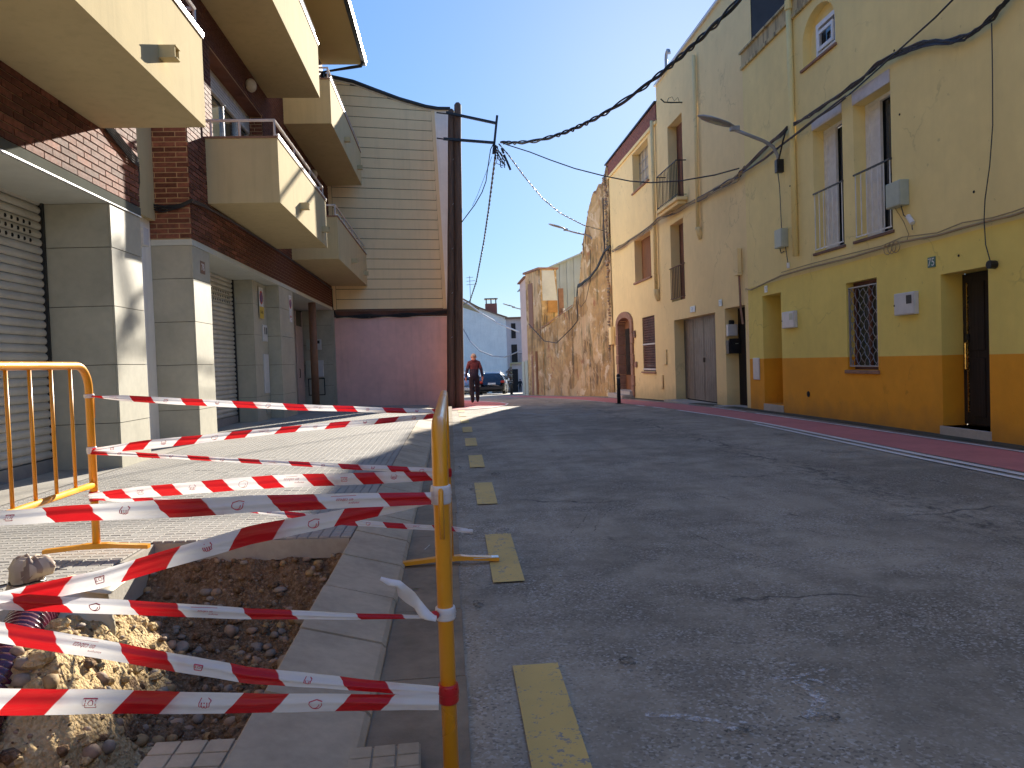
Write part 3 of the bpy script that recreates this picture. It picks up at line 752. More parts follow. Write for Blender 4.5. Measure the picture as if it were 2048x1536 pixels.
# entrance recess
m = MB(); m.box(-4.45,-4.40,17.5,22.1,0,2.96); m.build('entrance_wall', K['cladding'], B)
d = MB(); d.box(-4.42,-4.37,22.1,23.15,.05,2.40); d.build('entrance_door', K['pale_door'], B); d = MB(); d.box(-4.42,-4.37,22.1,23.15,2.40,2.46); d.box(-4.42,-4.37,22.1,22.2,2.46,2.9); d.box(-4.42,-4.37,23.05,23.15,2.46,2.9); d.build('transom_frame', K['pale_door'], B)
d = MB(); d.box(-4.41,-4.39,22.2,23.05,2.46,2.9); d.build('transom_pane', K['glass'], B)
d = MB(); d.tube([(-4.36,22.3,.95),(-4.33,22.3,.95),(-4.33,22.3,1.2),(-4.36,22.3,1.2)], .012, 6); d.build('door_handle', K['dark_metal'], B)
for a, b in zip(zj2, zj2[1:]):
    for x0, x1 in ((-4.40,-3.98),(-3.97,-3.52)):
        q = MB(); q.box(x0, x1, 23.2, 23.22, a+.004, b-.004); q.build('cladding_panel', K['cladding'], B)
m = MB(); m.box(-4.75,-3.53,23.222,23.41,0,2.96); m.build('end_wall', K['grout'], B)
m = MB(); m.box(-3.55,-3.46,23.30,23.44,-.05,2.96); m.build('end_trim', K['cladding'], B)
m = MB(); m.tube([(-3.6,20.5,.0),(-3.6,20.5,2.96)], .10, 16); m.build('column', K['cap_brown'], B, smooth=True)
def wbox(parent, name, mat, x0, x1, y0, y1, z0, z1, bevel=.006): 
    b = MB(); b.box(x0, x1, y0, y1, z0, z1); return b.build(name, mat, parent, bevel=bevel)
for x0, x1, z0, z1, mt in ((-4.28,-4.18,1.78,2.08,'box_grey'),(-3.98,-3.84,1.76,2.08,'box_white'),(-4.32,-4.18,.92,1.44,'box_grey'),(-3.96,-3.80,.94,1.44,'box_white')):
    o = wbox(B, 'meter_box', K[mt], x0, x1, 23.12, 23.2, z0, z1)
wbox(B, 'frame', K['dark_metal'], -4.28,-3.78,23.185,23.199,.38,.9,0); wbox(B, 'flap', K['cladding'], -4.25,-3.81,23.172,23.184,.41,.87,0)
wbox(B, 'display', K['black'], -3.95,-3.88,23.11,23.119,1.95,2.04,0)
for z0, z1, mt, y0, y1 in ((2.05-.27,2.12,'box_white',15.62,15.98),(.72,1.52,'box_white',15.60,16.0),(.3,.56,'cladding',15.7,16.05)):
    wbox(B, 'meter_box', K[mt], -3.76,-3.735,y0,y1,z0,z1)
wbox(B,'display',K['black'],-3.735,-3.731,15.72,15.78,1.93,2.07,0); wbox(B,'display',K['black'],-3.735,-3.731,15.86,15.92,1.93,2.07,0)
balcony(B, 11.59, 16.0, 3.70, 4.66, spouts=(13.2,15.4)); balcony(B, 17.6, 23.85, 3.70, 4.66, spouts=(20.0,22.7))
balcony(B, 11.3, 15.82, 6.74, 7.80, spouts=()); balcony(B, 17.33, 23.2, 6.70, 7.68, spouts=(19.5,22.2))
dome_lamp(B, -3.42, 14.2, 6.40); dome_lamp(B, -3.42, 20.6, 6.40)
ev = MB(); ev.box(-4.2,-2.30,7.5,23.4,10.4,10.5); ev.build('eaves', K['soffit'], B)
rf = MB(); rf.prism([(-2.28,10.5),(-12,12.5),(-12,10.5)],'y',7.5,23.4); rf.build('roof', K['cap_brown'], B)
gt = MB(); gt.box(-2.30,-2.18,7.5,23.45,10.38,10.52); gt.build('gutter_channel', K['dark_metal'], B); gt = MB(); gt.box(-2.18,-2.165,7.5,23.46,10.50,10.54); gt.build('gutter_lip', K['alu'], B)
gt = MB(); gt.tube([(-2.26,23.2,10.40),(-2.32,23.2,10.28),(-2.6,23.2,10.24),(-3.47,23.2,10.1),(-3.46,23.2,7.6)], .05, 8); gt.build('downpipe', K['dark_metal'], B)
put_text('78', .14, K['sign_white'], (-3.494,11.22,2.70), (0,1,0), (0,0,1), B); wbox(B,'number_plate',K['cap_brown'],-3.499,-3.495,11.12,11.32,2.61,2.79,0)
# no-parking plates
def noparking(x, y, z, w_, h_, yellow):
    t = thing('no_parking_sign', 'white no parking plate with yellow lower half on the inner pillar' if yellow else 'plain white no parking plate near the edge of the entrance pillar', 'sign', (x, y, z-h_/2), 'no parking signs')
    wbox(t, 'plate', K['sign_white'], x, x+.004, y-w_/2, y+w_/2, z-h_/2, z+h_/2, 0)
    m = MB(); r = w_*.40
    cyl = lambda rr, xa, mt, nm: MB().tube([(xa, y, z+h_*.18),(xa+.002, y, z+h_*.18)], rr, 20).build(nm, mt, t)
    cyl(r, x+.004, K['sign_red'], 'red_ring'); cyl(r*.72, x+.0062, K['sign_blue2'], 'blue_disc')
    b = MB(); c = r*.72; zc = z+h_*.18; b.face([(x+.0085,y-c*.62-.01,zc+c*.62),(x+.0085,y-c*.62+.012,zc+c*.75),(x+.0085,y+c*.7,zc-c*.58),(x+.0085,y+c*.62,zc-c*.72)]); b.build('red_bar', K['sign_red'], t)
    if yellow: 
        wbox(t, 'yellow_panel', K['sign_yellow'], x+.0041, x+.006, y-w_/2, y+w_/2, z-h_/2, z-h_*.12, 0)
        put_text('GUAL', .09, K['black'], (x+.007,y,z-h_*.30), (0,1,0), (0,0,1), t)
    else: put_text('VADO', .07, K['sign_red'], (x+.007,y,z-h_*.30), (0,1,0), (0,0,1), t)
noparking(-3.735, 15.55, 2.55, .34, .62, True); noparking(-3.498, 17.2, 2.55, .27, .60, False)
# pot plant on the upper far balcony
t = thing('potted_plant', 'small spiky potted plant on the upper far balcony', 'plant', (-2.9, 17.7, 7.0))
m = MB(); m.lathe((-2.9,17.7,6.87), [(.10,0),(.15,.5),(.16,.75)], 10); m.build('pot', K['cap_brown'], t)
m = MB()
for k in range(26):
    a = random.uniform(0, 2*pi); e = random.uniform(.3, 1.2); L = random.uniform(.2,.42); p = Vector((-2.9,17.7,7.6)); d = Vector((cos(a)*cos(e), sin(a)*cos(e), sin(e)))
    s_ = d.cross(Vector((0,0,1))).normalized()*.018; m.face([p-s_, p+s_, p+d*L])
m.build('leaves', simple('plant_leaf', (.05,.09,.03), .6), t)
# ------------------------------------------------------------------ pink gable house
PH = thing('gable_house', 'pink and cream house end clad in horizontal boards, behind the timber poles', 'house', (-2, 24, 0))
def pw(t, z, n=0): return (-3.5+.977*t-.211*n, 23.46+.211*t+.977*n, z)
ZT = [(-.6,10.2),(.3,10.02),(.9,9.93),(1.57,9.72),(2.3,9.50),(3.11,9.32),(3.5,9.28),(3.9,9.30)]
def pprism(mb, poly, n0, n1, m=0):
    a = [pw(t, z, n0) for t, z in poly]; b = [pw(t, z, n1) for t, z in poly]; k = len(poly)
    mb.face(a, m); mb.face(b[::-1], m)
    for i in range(k): mb.face([a[i], b[i], b[(i+1)%k], a[(i+1)%k]], m)
m = MB(); pprism(m, [(-.6,2.72),(3.85,2.72)]+[(t, z) for t, z in reversed(ZT)], 0, 10); m.build('white_wall', K['white_wall'], PH)
m = MB(); pprism(m, [(-.6,-1),(3.85,-1),(3.85,2.72),(-.6,2.72)], -.004, 9.9); m.build('pink_wall', K['pink'], PH)
zb = 2.98; k = 0
def tr(z): return 3.56-(z-2.98)/6.3*.16
while zb < 10.0:
    a, b = zb+.010, zb+.304; T0, T1 = .12, tr(zb)-.12
    pts = [(T0, a)]; tt = [T0+(T1-T0)*i/14 for i in range(15)]
    top = [(t, min(b, lerp(ZT, t)-.06)) for t in tt]; top = [(t, z) for t, z in top if z > a+.01]
    if len(top) > 1:
        poly = [(T0, a), (top[-1][0], a)]+top[::-1]
        q = MB(); pprism(q, poly, -.035, -.004); q.build('siding_board', K['siding'], PH)
    zb += .312; k += 1
q = MB(); pprism(q, [(-.1,2.95),(tr(2.95),2.95),(tr(9.28),9.22)]+[(t, z-.05) for t, z in reversed(ZT) if t < tr(9.3) and t > -.1]+[(-.1,10.0)], -.018, -.003); q.build('siding_backing', K['siding_gap'], PH)
q = MB(); pprism(q, [(tr(2.95)-.11,2.95),(tr(2.95),2.95),(tr(9.28),9.24),(tr(9.28)-.11,9.24)], -.04, -.003); q.build('corner_trim', K['siding'], PH)
q = MB(); pprism(q, [(-.1,2.95),(.11,2.95),(.11,9.98),(-.1,10.0)], -.04, -.003); q.build('corner_trim', K['siding'], PH)
q = MB(); pprism(q, [(-.1,2.92),(tr(2.95)+.02,2.92),(tr(2.95)+.02,2.97),(-.1,2.97)], -.05, -.003); q.build('base_flashing', K['sill'], PH)
q = MB(); pprism(q, [(-.1,2.74),(tr(2.95)+.1,2.74),(tr(2.95)+.1,2.92),(-.1,2.92)], -.008, -.003); q.build('dark_band', K['brown_soffit'], PH)
rp = [(t, z) for t, z in ZT]; q = MB(); pprism(q, rp+[(t, z+.07) for t, z in reversed(rp)], -.12, 10.2); q.build('roof_edge', K['dark_metal'], PH)
m = MB()   # cable bundle along the pink wall
c = thing('cable_bundle', 'bundle of black cables running along the top of the pink wall', 'cables', pw(1.5, 2.8, -.05))
for k in range(4):
    q = MB(); pts = [pw(-.02+random.uniform(-.02,.02), 3.6, -.06), pw(.0, 3.0, -.06)]+[pw(.1+3.45*i/14, 2.78+.02*k-.05+.025*sin(i*1.3+k)+.09*(i/14)**3, -.06-.012*(k%2)) for i in range(15)]+[pw(3.62,2.98,-.07), pw(3.70,3.4,-.08)]
    q.tube(pts, .018, 6); q.build('cable', K['cable'], c)
# ------------------------------------------------------------------ twin timber poles with steel bracket
TP = thing('timber_pole', 'pair of dark tarred timber poles with a steel cable bracket', 'utility pole', (.13, 23.3, -.1))
for (xa, ya, ra, xb, zb_, rb) in ((.01,23.32,.142,.35,8.95,.095),(.265,23.26,.145,.55,9.12,.105)):
    q = MB(); n = 22; pts = []; rs = []
    for i in range(n+1):
        t = i/n; pts.append((xa+(xb-xa)*t+.012*noise.noise(Vector((t*5,xa,0))), ya, -.3+(zb_+.3)*t)); rs.append(ra+(rb-ra)*t+.006*noise.noise(Vector((t*9,xa,3))))
    pts.append((pts[-1][0], pts[-1][1], pts[-1][2]+.06)); rs.append(rb*.6)
    q.tube(pts, rs, 14); q.build('pole', K['pole'], TP, smooth=True)
q = MB(); y = 23.08
for p, r in (((.19,y,8.83),(1.68,y,8.50)),((.08,y,8.04),(1.66,y,7.90)),((1.74,y-.02,8.72),(1.58,y-.02,7.56))):
    d = (Vector(r)-Vector(p)).normalized(); s_ = Vector((0,.04,0)); u = d.cross(Vector((0,1,0)))*.035
    q = MB(); P, R_ = Vector(p), Vector(r)
    for f in ([P-s_-u,R_-s_-u,R_-s_+u,P-s_+u],[P+s_-u,R_+s_-u,R_+s_+u,P+s_+u],[P-s_-u,P+s_-u,R_+s_-u,R_-s_-u],[P-s_+u,P+s_+u,R_+s_+u,R_-s_+u],[P-s_-u,P-s_+u,P+s_+u,P+s_-u],[R_-s_-u,R_-s_+u,R_+s_+u,R_+s_-u]): q.face(f)
    q.build('steel_arm', K['dark_metal'], TP)
q = MB(); q.tube([(-.10,y,8.83),(.3,y,8.78)],.02,6); q.tube([(-.12,y,8.06),(.3,y,8.0)],.02,6); q.build('clamp', K['dark_metal'], TP)
for k in range(5):
    q = MB(); q.tube([(.1+.06*k,23.10,2+k*1.35),(.1+.06*k+.03,23.02,2.02+k*1.35)],.012,5); q.build('bolt', K['metal_grey'], TP)
# ------------------------------------------------------------------ right side houses
X = 6.6
def french_window(parent, y0, y1, z0, z1, sp):
    """white tall sash doors set back in the reveal, with a light railing at the wall face"""
    w_ = y1-y0; xg = X+.20
    f = MB()
    for (a, b) in ((y0,y0+.05),(y1-.05,y1)): f.box(xg, xg+.06, a, b, z0, z1)
    f.box(xg, xg+.06, y0+.05, y1-.05, z1-.06, z1); f.box(xg, xg+.06, y0+.05, y1-.05, z0, z0+.06); fr = f.build('window_frame', K['white_paint'], parent, bevel=.004)
    lf = MB(); a, b = y0+w_*.60, y1-.052
    lf.box(xg+.005, xg+.05, a, a+.07, z0+.062, z1-.062); lf.box(xg+.005, xg+.05, b-.07, b, z0+.062, z1-.062); lf.box(xg+.005, xg+.05, a+.07, b-.07, z1-.14, z1-.062); lf.box(xg+.005,xg+.05,a+.07,b-.07,z0+.062,z0+.14)
    lf.box(xg+.02, xg+.035, a+.07, b-.07, z0+.14, z1-.14); lf.build('sliding_leaf', K['white_paint'], fr)
    lf = MB(); a, b = y0+.052, y0+.16
    lf.box(xg+.01, xg+.055, a, b, z0+.062, z1-.062); lf.build('sliding_leaf', K['white_paint'], fr)
    g_ = MB(); g_.box(xg+.075, xg+.085, y0+.05, y1-.05, z0+.05, z1-.05); g_.build('pane', K['glass'], fr)
    s_ = MB(); s_.box(X-.02, X+.24, y0, y1, z1+.002, z1+.20); s_.build('shutter_box', K['rail_paint'], parent, bevel=.008)
    g_ = MB(); g_.box(X-.03, X+.2, y0-.04, y1+.04, z0-.05, z0-.005); g_.build('sill', K['sill'], parent, bevel=.006)
    r = MB(); zt = z0+1.03
    for i in range(sp): y = y0+.04+(w_-.08)*i/(sp-1); r.box(X-.012, X-.002, y-.006, y+.006, z0+.04, zt)
    r.box(X-.012, X-.002, y0+.02, y1-.02, z0+.04, z0+.06); rr = r.build('railing', K['white_paint'], parent)
    r = MB(); r.box(X-.022, X+.004, y0-.01, y1+.01, zt, zt+.025); r.build('handrail', K['dark_metal'], rr)
Y75 = thing('yellow_house', 'pale yellow house with orange dado, number 75 beside its black door', 'house', (6.6, 10, 0))
zdado = 1.07
holes = [(8.68,9.57,.12,2.15,.34),(11.07,11.97,.86,2.29,.16),(14.42,15.30,.13,2.38,1.1),(11.98,12.98,2.94,5.10,.3),(10.62,11.64,2.94,5.09,.3),(12.13,13.28,6.30,7.20,.16),(4.2,5.1,2.94,5.09,.3),(5.6,6.5,.12,2.15,.34)]
m = MB(); up = 2.62
matf = lambda z: 0 if z < zdado else (1 if z < up else 2)
wall_x(m, X, -4, 16.04, -.4, 7.36, holes, .3, 1, matf, (zdado, up))
ay0, ay1, zs_ = 12.13, 13.28, 6.72; ac = (ay0+ay1)/2; ra = (ay1-ay0)/2; n = 14      # fill the corners of the arched window
arc = [(ac-ra*cos(pi*i/n), zs_+.47*sin(pi*i/n)) for i in range(n+1)]
for i in range(n):
    (a, b), (c, d) = arc[i], arc[i+1]; m.face([(X,a,b),(X,c,d),(X,c,7.2),(X,a,7.2)], 2); m.face([(X,a,b),(X,c,d),(X+.16,c,d),(X+.16,a,b)], 2)
m.face([(X,16.04,-.4),(X+.5,16.04,-.4),(X+.5,16.04,7.36),(X,16.04,7.36)], 2)
m.build('wall', [K['ochre'], K['yellow'], K['palecream']], Y75)
m = MB(); m.box(X-.05, X+.4, -4, 16.06, 7.36, 7.43); m.box(X-.02, X+.4, -4, 16.05, 7.43, 7.70); m.box(X-.07,X+.5,-4,16.07,7.70,7.74); m.build('cornice', plaster('stained_cornice', (.55,.45,.25), .1, .9, .4, 1, streak=.85, stain=(.05,.045,.04)), Y75)
m = MB(); m.prism([(X,7.66),(14,8.6),(14,7.66)],'y',-4,15.4); m.build('roof', K['cap_brown'], Y75)
for c in ((12.0,13.0,2.92,5.1),): french_window(Y75, 11.98,12.98,2.94,5.10,7)
french_window(Y75, 10.62,11.64,2.94,5.09,7)
# rooms behind openings
def void(parent, y0, y1, z0, z1, x=None, name='dark_interior'):
    b = MB(); x = x or X+.34; b.box(x, x+.3, y0-.05, y1+.05, z0-.05, z1+.05); return b.build(name, K['hole'], parent)
for h in holes: 
    if h[4] < 1: void(Y75, h[0], h[1], h[2], h[3], X+h[4]+.05)
# grille window
f = MB(); y0,y1,z0,z1 = 11.07,11.97,.86,2.29
for a in ((y0,y0+.05,z0,z1),(y1-.05,y1,z0,z1),(y0+.05,y1-.05,z1-.05,z1),(y0+.05,y1-.05,z0,z0+.05),(11.49,11.53,z0+.05,z1-.05)): f.box(X+.13,X+.17,*a)
f.build('window_frame', K['brown_soffit'], Y75); g_ = MB(); g_.box(X+.175,X+.18,y0,y1,z0,z1); g_.build('pane', K['glass_green'], Y75)
gr_ = MB()
for i in range(-6, 7):
    for s_ in (1, -1):
        pts = []
        for k in range(41):
            t = k/40; y = y0+.06+(y1-y0-.12)*t; z = (z0+z1)/2+ i*.205 + s_*(t-.5)*.95
            if z0+.06 < z < z1-.1: pts.append((X+.035+.010*sin(t*40), y, z))
        if len(pts) > 2: gr_.tube(pts, .0055, 4)
g2 = gr_.build('diamond_grille', K['metal_grey'], Y75)
q = MB()
for (a,b,c,d) in ((y0+.03,y0+.05,z0+.05,z1-.08),(y1-.05,y1-.03,z0+.05,z1-.08),(y0+.05,y1-.05,z0+.05,z0+.07),(y0+.05,y1-.05,z1-.1,z1-.08)): q.box(X+.02,X+.045,a,b,c,d)
q.build('grille_frame', K['metal_grey'], Y75)
wbox(Y75, 'sill', K['stone_trim'], X-.035, X+.16, 11.03, 12.01, .80, .855)
# arched window
f = MB(); a0,a1,b0,b1 = 12.18,12.90,6.33,6.92
for a in ((a0,a0+.08,b0,b1),(a1-.08,a1,b0,b1),(a0+.08,a1-.08,b1-.08,b1),(a0+.08,a1-.08,b0,b0+.08)): f.box(X+.06,X+.13,*a)
f = f.build('window_frame', K['white_paint'], Y75, bevel=.005); g_ = MB(); g_.box(X+.135,X+.14,a0,a1,b0,b1); g_.build('pane', K['glass'], f)
f2 = MB()
for a in ((a0+.09,a0+.15,b0+.09,b1-.16),(a1-.16,a1-.10,b0+.09,b1-.16),(a0+.15,a1-.16,b1-.22,b1-.16),(a0+.15,a1-.16,b0+.09,b0+.15)): f2.box(X+.03,X+.058,*a)
f2.build('opening_sash', K['white_paint'], f)
m = MB(); m.box(X+.15,X+.158,12.0,13.4,6.2,7.25); m.build('niche_back', K['palecream'], Y75)
wbox(Y75, 'sill', K['stone_trim'], X-.04, X+.15, 12.08, 13.33, 6.25, 6.295)
# black door number 75
xd = X+.30
d = MB(); d.box(xd, xd+.05, 8.70, 9.56, .14, 2.14); dd = d.build('door', K['dark_wood'], Y75)
for a, b in ((8.78,9.06),(9.14,9.42)):
    for c, e in ((.25,1.02),(1.12,2.02)): wbox(dd, 'door_panel', K['dark_wood'], xd-.014, xd-.001, a, b, c, e, .004)
wbox(dd, 'brass_strip', K['brass'], xd-.02, xd-.002, 9.45, 9.462, .3, 2.02, 0); h = MB(); h.tube([(xd-.02,9.43,.86),(xd-.07,9.43,.88),(xd-.07,9.43,1.22),(xd-.02,9.43,1.24)], .013, 6); h.build('pull_handle', K['brass'], dd); wbox(dd,'lock',K['black'],xd-.04,xd-.015,9.41,9.48,1.26,1.34)
wbox(Y75, 'step', K['step'], X-.03, X+.34, 8.66, 9.60, -.1, .12); wbox(Y75, 'step', K['step'], X-.02, X+.6, 14.40, 15.32, -.2, .125)
d = MB(); d.box(X+1.1, X+1.15, 14.42, 15.3, .13, 2.38); d.build('door', K['dark_wood'], Y75)
# drainpipe and small items on the yellow house
m = MB(); m.tube([(X-.06,13.66,7.62),(X-.06,13.62,2.98)], .055, 10); m.build('drainpipe', K['palecream'], Y75, smooth=True); m = MB(); m.tube([(X-.06,13.66,7.55),(X-.06,13.66,7.72)], .075, 10); m.build('pipe_collar', K['palecream'], Y75)
def meter(label, y0, y1, z0, z1, wx, mat='box_white', name='meter_box', cat='meter box', grp=None, win=True, dep=.07, lock=True):
    t = thing(name, label, cat, (X-dep/2, (y0+y1)/2, z0), grp)
    wbox(t, 'case', K[mat], X-dep, X-.001, y0, y1, z0, z1, .008); wbox(t, 'lid', K[mat], X-dep-.008, X-dep-.001, y0+.012, y1-.012, z0+.012, z1-.012, .003)
    if win: wbox(t, 'display', K[wx], X-dep-.012, X-dep-.009, y0+(y1-y0)*.10, y0+(y1-y0)*.36, z0+(z1-z0)*.48, z0+(z1-z0)*.86, 0)
    if lock: wbox(t, 'latch', K['black'], X-dep-.016, X-dep-.009, y1-.03, y1-.012, z0+(z1-z0)*.42, z0+(z1-z0)*.5, 0)
    return t
meter('white meter box with dark little window, between grilled window and door 75', 10.04,10.52,1.66,1.98,'black')
meter('small white meter box with a pale window, right of the open orange doorway', 13.72,14.24,1.65,1.97,'box_grey')
meter('flat white cover plate on the orange dado at the corner of the yellow house', 15.50,15.82,.62,1.09,'box_grey', win=False, dep=.02, lock=False, name='cover_plate', cat='cover plate')
b = meter('large pale grey junction box beside the right french window', 10.21,10.56,3.22,3.58,'black','box_grey', name='junction_box', cat='junction box', win=False, dep=.14, lock=False)
q = MB(); q.tube([(X-.07,10.3,3.22),(X-.06,10.26,3.08),(X-.05,10.1,2.98),(X-.05,10.08,2.84)], .008, 5); q.build('wire', K['cable'], b); q = MB(); q.tube([(X-.06,10.16,3.05),(X-.06,10.06,2.93)], .035, 8); q.build('connector', K['white_paint'], b); q=MB(); q.tube([(X-.07,10.45,3.22),(X-.04,10.3,3.0),(X-.03,10.2,2.8),(X-.03,10.25,2.7)], .006, 5); q.build('wire', K['cable_tan'], b)
b = meter('small pale grey junction box under the street lamp bracket', 14.02,14.33,3.22,3.58,'black','box_grey', name='junction_box', cat='junction box', win=False, dep=.14, lock=False)
q = MB(); q.tube([(X-.07,14.25,3.22),(X-.07,14.2,3.12),(X-.06,14.1,3.14)], .01, 5); q.tube([(X-.05,14.05,3.22),(X-.05,13.98,2.95),(X-.05,13.96,2.88)], .008, 5); q.build('wire', K['cable'], b); q = MB(); q.tube([(X-.05,13.96,2.9),(X-.05,13.95,2.8)], .03, 8); q.build('connector', K['white_paint'], b)
# number plates
def plate(s, label, y0, y1, z0, z1, bgm, fgm, size, xw=X):
    t = thing('house_number', label, 'number sign', (xw, (y0+y1)/2, z0), None)
    wbox(t, 'plate', K[bgm], xw-.012, xw-.002, y0, y1, z0, z1, .002)
    put_text(s, size, K[fgm], (xw-.0135, (y0+y1)/2, (z0+z1)/2-.005), (0,-1,0), (0,0,1), t)
plate('75', 'green enamel tile reading 75 above the meter by the black door', 9.66,9.82,2.27,2.41,'sign_green','sign_white',.15)
plate('73', 'pale blue number tile above the white and black boxes of the narrow doorway', 17.62,17.82,2.36,2.52,'sign_white','sign_blue',.14,X)
plate('71', 'pair of pale blue tiles reading 71 above the grey garage door', 19.6,20.0,2.36,2.52,'sign_white','sign_blue',.15,X)
plate('73', 'small blue number plate above the open orange doorway', 15.02,15.16,2.44,2.58,'sign_white','sign_blue',.12)
m = MB(); m.tube([(X-.004,13.35,.40),(X-.012,13.35,.40)], .055, 12); o = m.build('vent_hole', K['hole']); tag(o, 'small round dark vent hole low in the orange dado', 'vent')
for y, z in ((10.4,4.55),(10.5,5.5),(9.2,2.35),(13.9,4.35),(8.9,3.1)):
    m = MB(); m.tube([(X-.001,y,z),(X-.006,y,z)], .018, 6); m.build('wall_anchor', K['hole'], Y75)
# ------------------------------------------------------------------ cream house
CR = thing('cream_house', 'tall cream house with grey garage door and small iron balcony', 'house', (6.6, 19, 0))
H2 = [(18.16,21.56,-.3,2.24,.34),(16.26,17.50,-.3,2.28,.36),(20.33,21.68,5.55,7.88,.32),(20.46,21.68,2.78,5.03,.32)]
XC = X+.012
m = MB(); wall_x(m, XC, 15.55, 22.74, -.6, 9.45, H2); m.face([(XC,22.74,-.6),(XC+1,22.74,-.6),(XC+1,22.74,9.45),(XC,22.74,9.45)])
m.build('wall', K['cream'], CR)
m = MB(); m.box(XC+.02, 15, 15.56, 15.9, 7.0, 9.40); m.build('grey_side_wall', K['grey_wall'], CR)
m = MB(); m.box(X-.05, XC+.4, 15.53, 22.78, 9.45, 9.52); m.build('coping', K['white_paint'], CR)
m = MB(); m.box(XC+.4, 15, 15.57, 22.7, 9.4, 9.5); m.build('roof', K['metal_grey'], CR)
for h in H2: void(CR, *h[:4], XC+h[4]+.02)
def folding(parent, y0, y1, z0, z1, xg, n, mat, name):
    w_ = (y1-y0)/n
    for i in range(n):
        a = y0+w_*i; b = MB(); b.box(xg, xg+.04, a+.006, a+w_-.006, z0, z1); l = b.build(name, K[mat], parent, bevel=.003)
        b = MB()
        for k in range(6): yy = a+.05+(w_-.1)*k/5; b.box(xg-.006, xg-.001, yy-.012, yy+.012, z0+.04, z1-.04)
        b.build('ribs', K[mat], l, kind='stuff')
folding(CR, 18.16, 21.56, -.05, 2.24, X+.30, 4, 'garage', 'garage_leaf')
h = MB(); h.box(X+.26,X+.295,19.82,19.86,1.0,1.12); h.build('garage_handle', K['black'], CR)
folding(CR, 16.26, 17.50, -.05, 2.28, X+.33, 2, 'dark_wood', 'door_leaf')
wbox(CR, 'threshold', K['step'], X-.3, X+.33, 16.2, 17.55, -.3, -.03); wbox(CR, 'threshold', K['slab'], X-.35, X+.3, 18.1, 21.6, -.4, -.075)
t = thing('meter_box', 'white meter box with dark top, above the black mailbox', 'meter box', (6.75, 17.45, 1.6)); wbox(t, 'case', K['box_white'], X+.03, X+.27, 17.36, 17.495, 1.62, 1.90, .01); wbox(t, 'dial', K['black'], X+.09, X+.21, 17.40, 17.49, 1.9, 2.0, .02); wbox(t, 'lid', K['box_white'], X+.05, X+.25, 17.35, 17.359, 1.64, 1.88, .003)
t = thing('mailbox', 'black metal mailbox hanging in the narrow doorway', 'mailbox', (6.75, 17.4, 1.2)); wbox(t, 'case', K['black'], X+.02, X+.33, 17.32, 17.495, 1.20, 1.52, .01); wbox(t, 'flap', K['black'], X+.03, X+.32, 17.305, 17.319, 1.46, 1.56, .004); wbox(t, 'slot', K['box_grey'], X+.18, X+.25, 17.302, 17.306, 1.43, 1.445, 0)
def tall_door(parent, y0, y1, z0, z1, xg, mat='brown_soffit'):
    f = MB(); f.box(xg, xg+.05, y0, y1, z0, z1); d_ = f.build('shutter_door', K[mat], parent)
    k = z0+.08
    s_ = MB()
    while k < z1-.08: s_.box(xg-.012, xg-.001, y0+.06, y1-.06, k, k+.03); k += .055
    s_.build('louvres', K[mat], d_, kind='stuff')
tall_door(CR, 20.33, 21.68, 5.55, 7.88, X+.28); tall_door(CR, 20.46, 21.68, 2.78, 5.03, X+.28)
# iron balcony
bs = MB(); bs.box(6.30, X+.01, 20.0, 22.0, 5.42, 5.52); bs.box(6.36, X+.01, 20.08, 21.92, 5.33, 5.42); bs = bs.build('balcony_slab', K['cream'], CR, bevel=.02)
rl = MB(); zt = 6.50
for i in range(15): y = 20.04+1.92*i/14; rl.tube([(6.33,y,5.52),(6.33,y,zt)], .009, 5)
for yy in (20.04, 21.96):
    for i in range(3): x = 6.33+.085*i; rl.tube([(x,yy,5.52),(x,yy,zt)], .009, 5)
rl.build('baluster', K['dark_metal'], bs); r2 = MB(); r2.tube([(X,20.04,zt),(6.33,20.04,zt),(6.33,21.96,zt),(X,21.96,zt)], .016, 6); r2.tube([(X,20.04,5.58),(6.33,20.04,5.58),(6.33,21.96,5.58),(X,21.96,5.58)], .01, 5); r2.build('handrail', K['dark_metal'], bs)
rl = MB()
for i in range(9): y = 20.46+1.22*i/8; rl.tube([(X-.01,y,2.86),(X-.01,y,3.76)], .010, 5)
rl.tube([(X-.01,20.36,3.76),(X-.01,21.78,3.76)], .016, 5); rl.tube([(X-.01,20.40,2.86),(X-.01,21.74,2.86)], .014, 5); rl.build('window_railing', K['sill'], CR)
m = MB(); m.tube([(X-.06,19.0,8.88),(X-.06,19.03,4.5)], .05, 10); m.tube([(X-.06,19.03,4.5),(X-.06,19.03,4.42),(X+.02,19.03,4.2)], .075, 10); m.build('drainpipe', K['cream'], CR, smooth=True)
m = MB(); m.tube([(X-.07,23.0,8.5),(X-.07,23.05,3.3)], .06, 10); m.tube([(X-.07,23.05,3.3),(X-.07,23.05,3.16),(X+.02,23.05,2.95)], .085, 10); m.build('drainpipe', K['cream'], CR, smooth=True)
m = MB(); m.box(X-.1,X,16.35,16.6,2.95,3.55); m.build('painted_box', K['cream'], CR, bevel=.01)
m = MB(); m.tube([(X-.03,16.45,2.95),(X-.03,16.4,2.2),(X-.03,16.3,1.85)], .025, 6); m.build('painted_cables', K['stone_trim'], CR)
hk = thing('wall_hook', 'curved iron hook bracket high on the cream house', 'bracket', (6.45, 21.0, 8.6)); q = MB(); q.tube([(X,20.2,8.10),(X-.3,20.2,8.10),(X-.5,20.2,8.11),(X-.6,20.2,8.2)], .018, 6); q.build('rod', K['dark_metal'], hk)
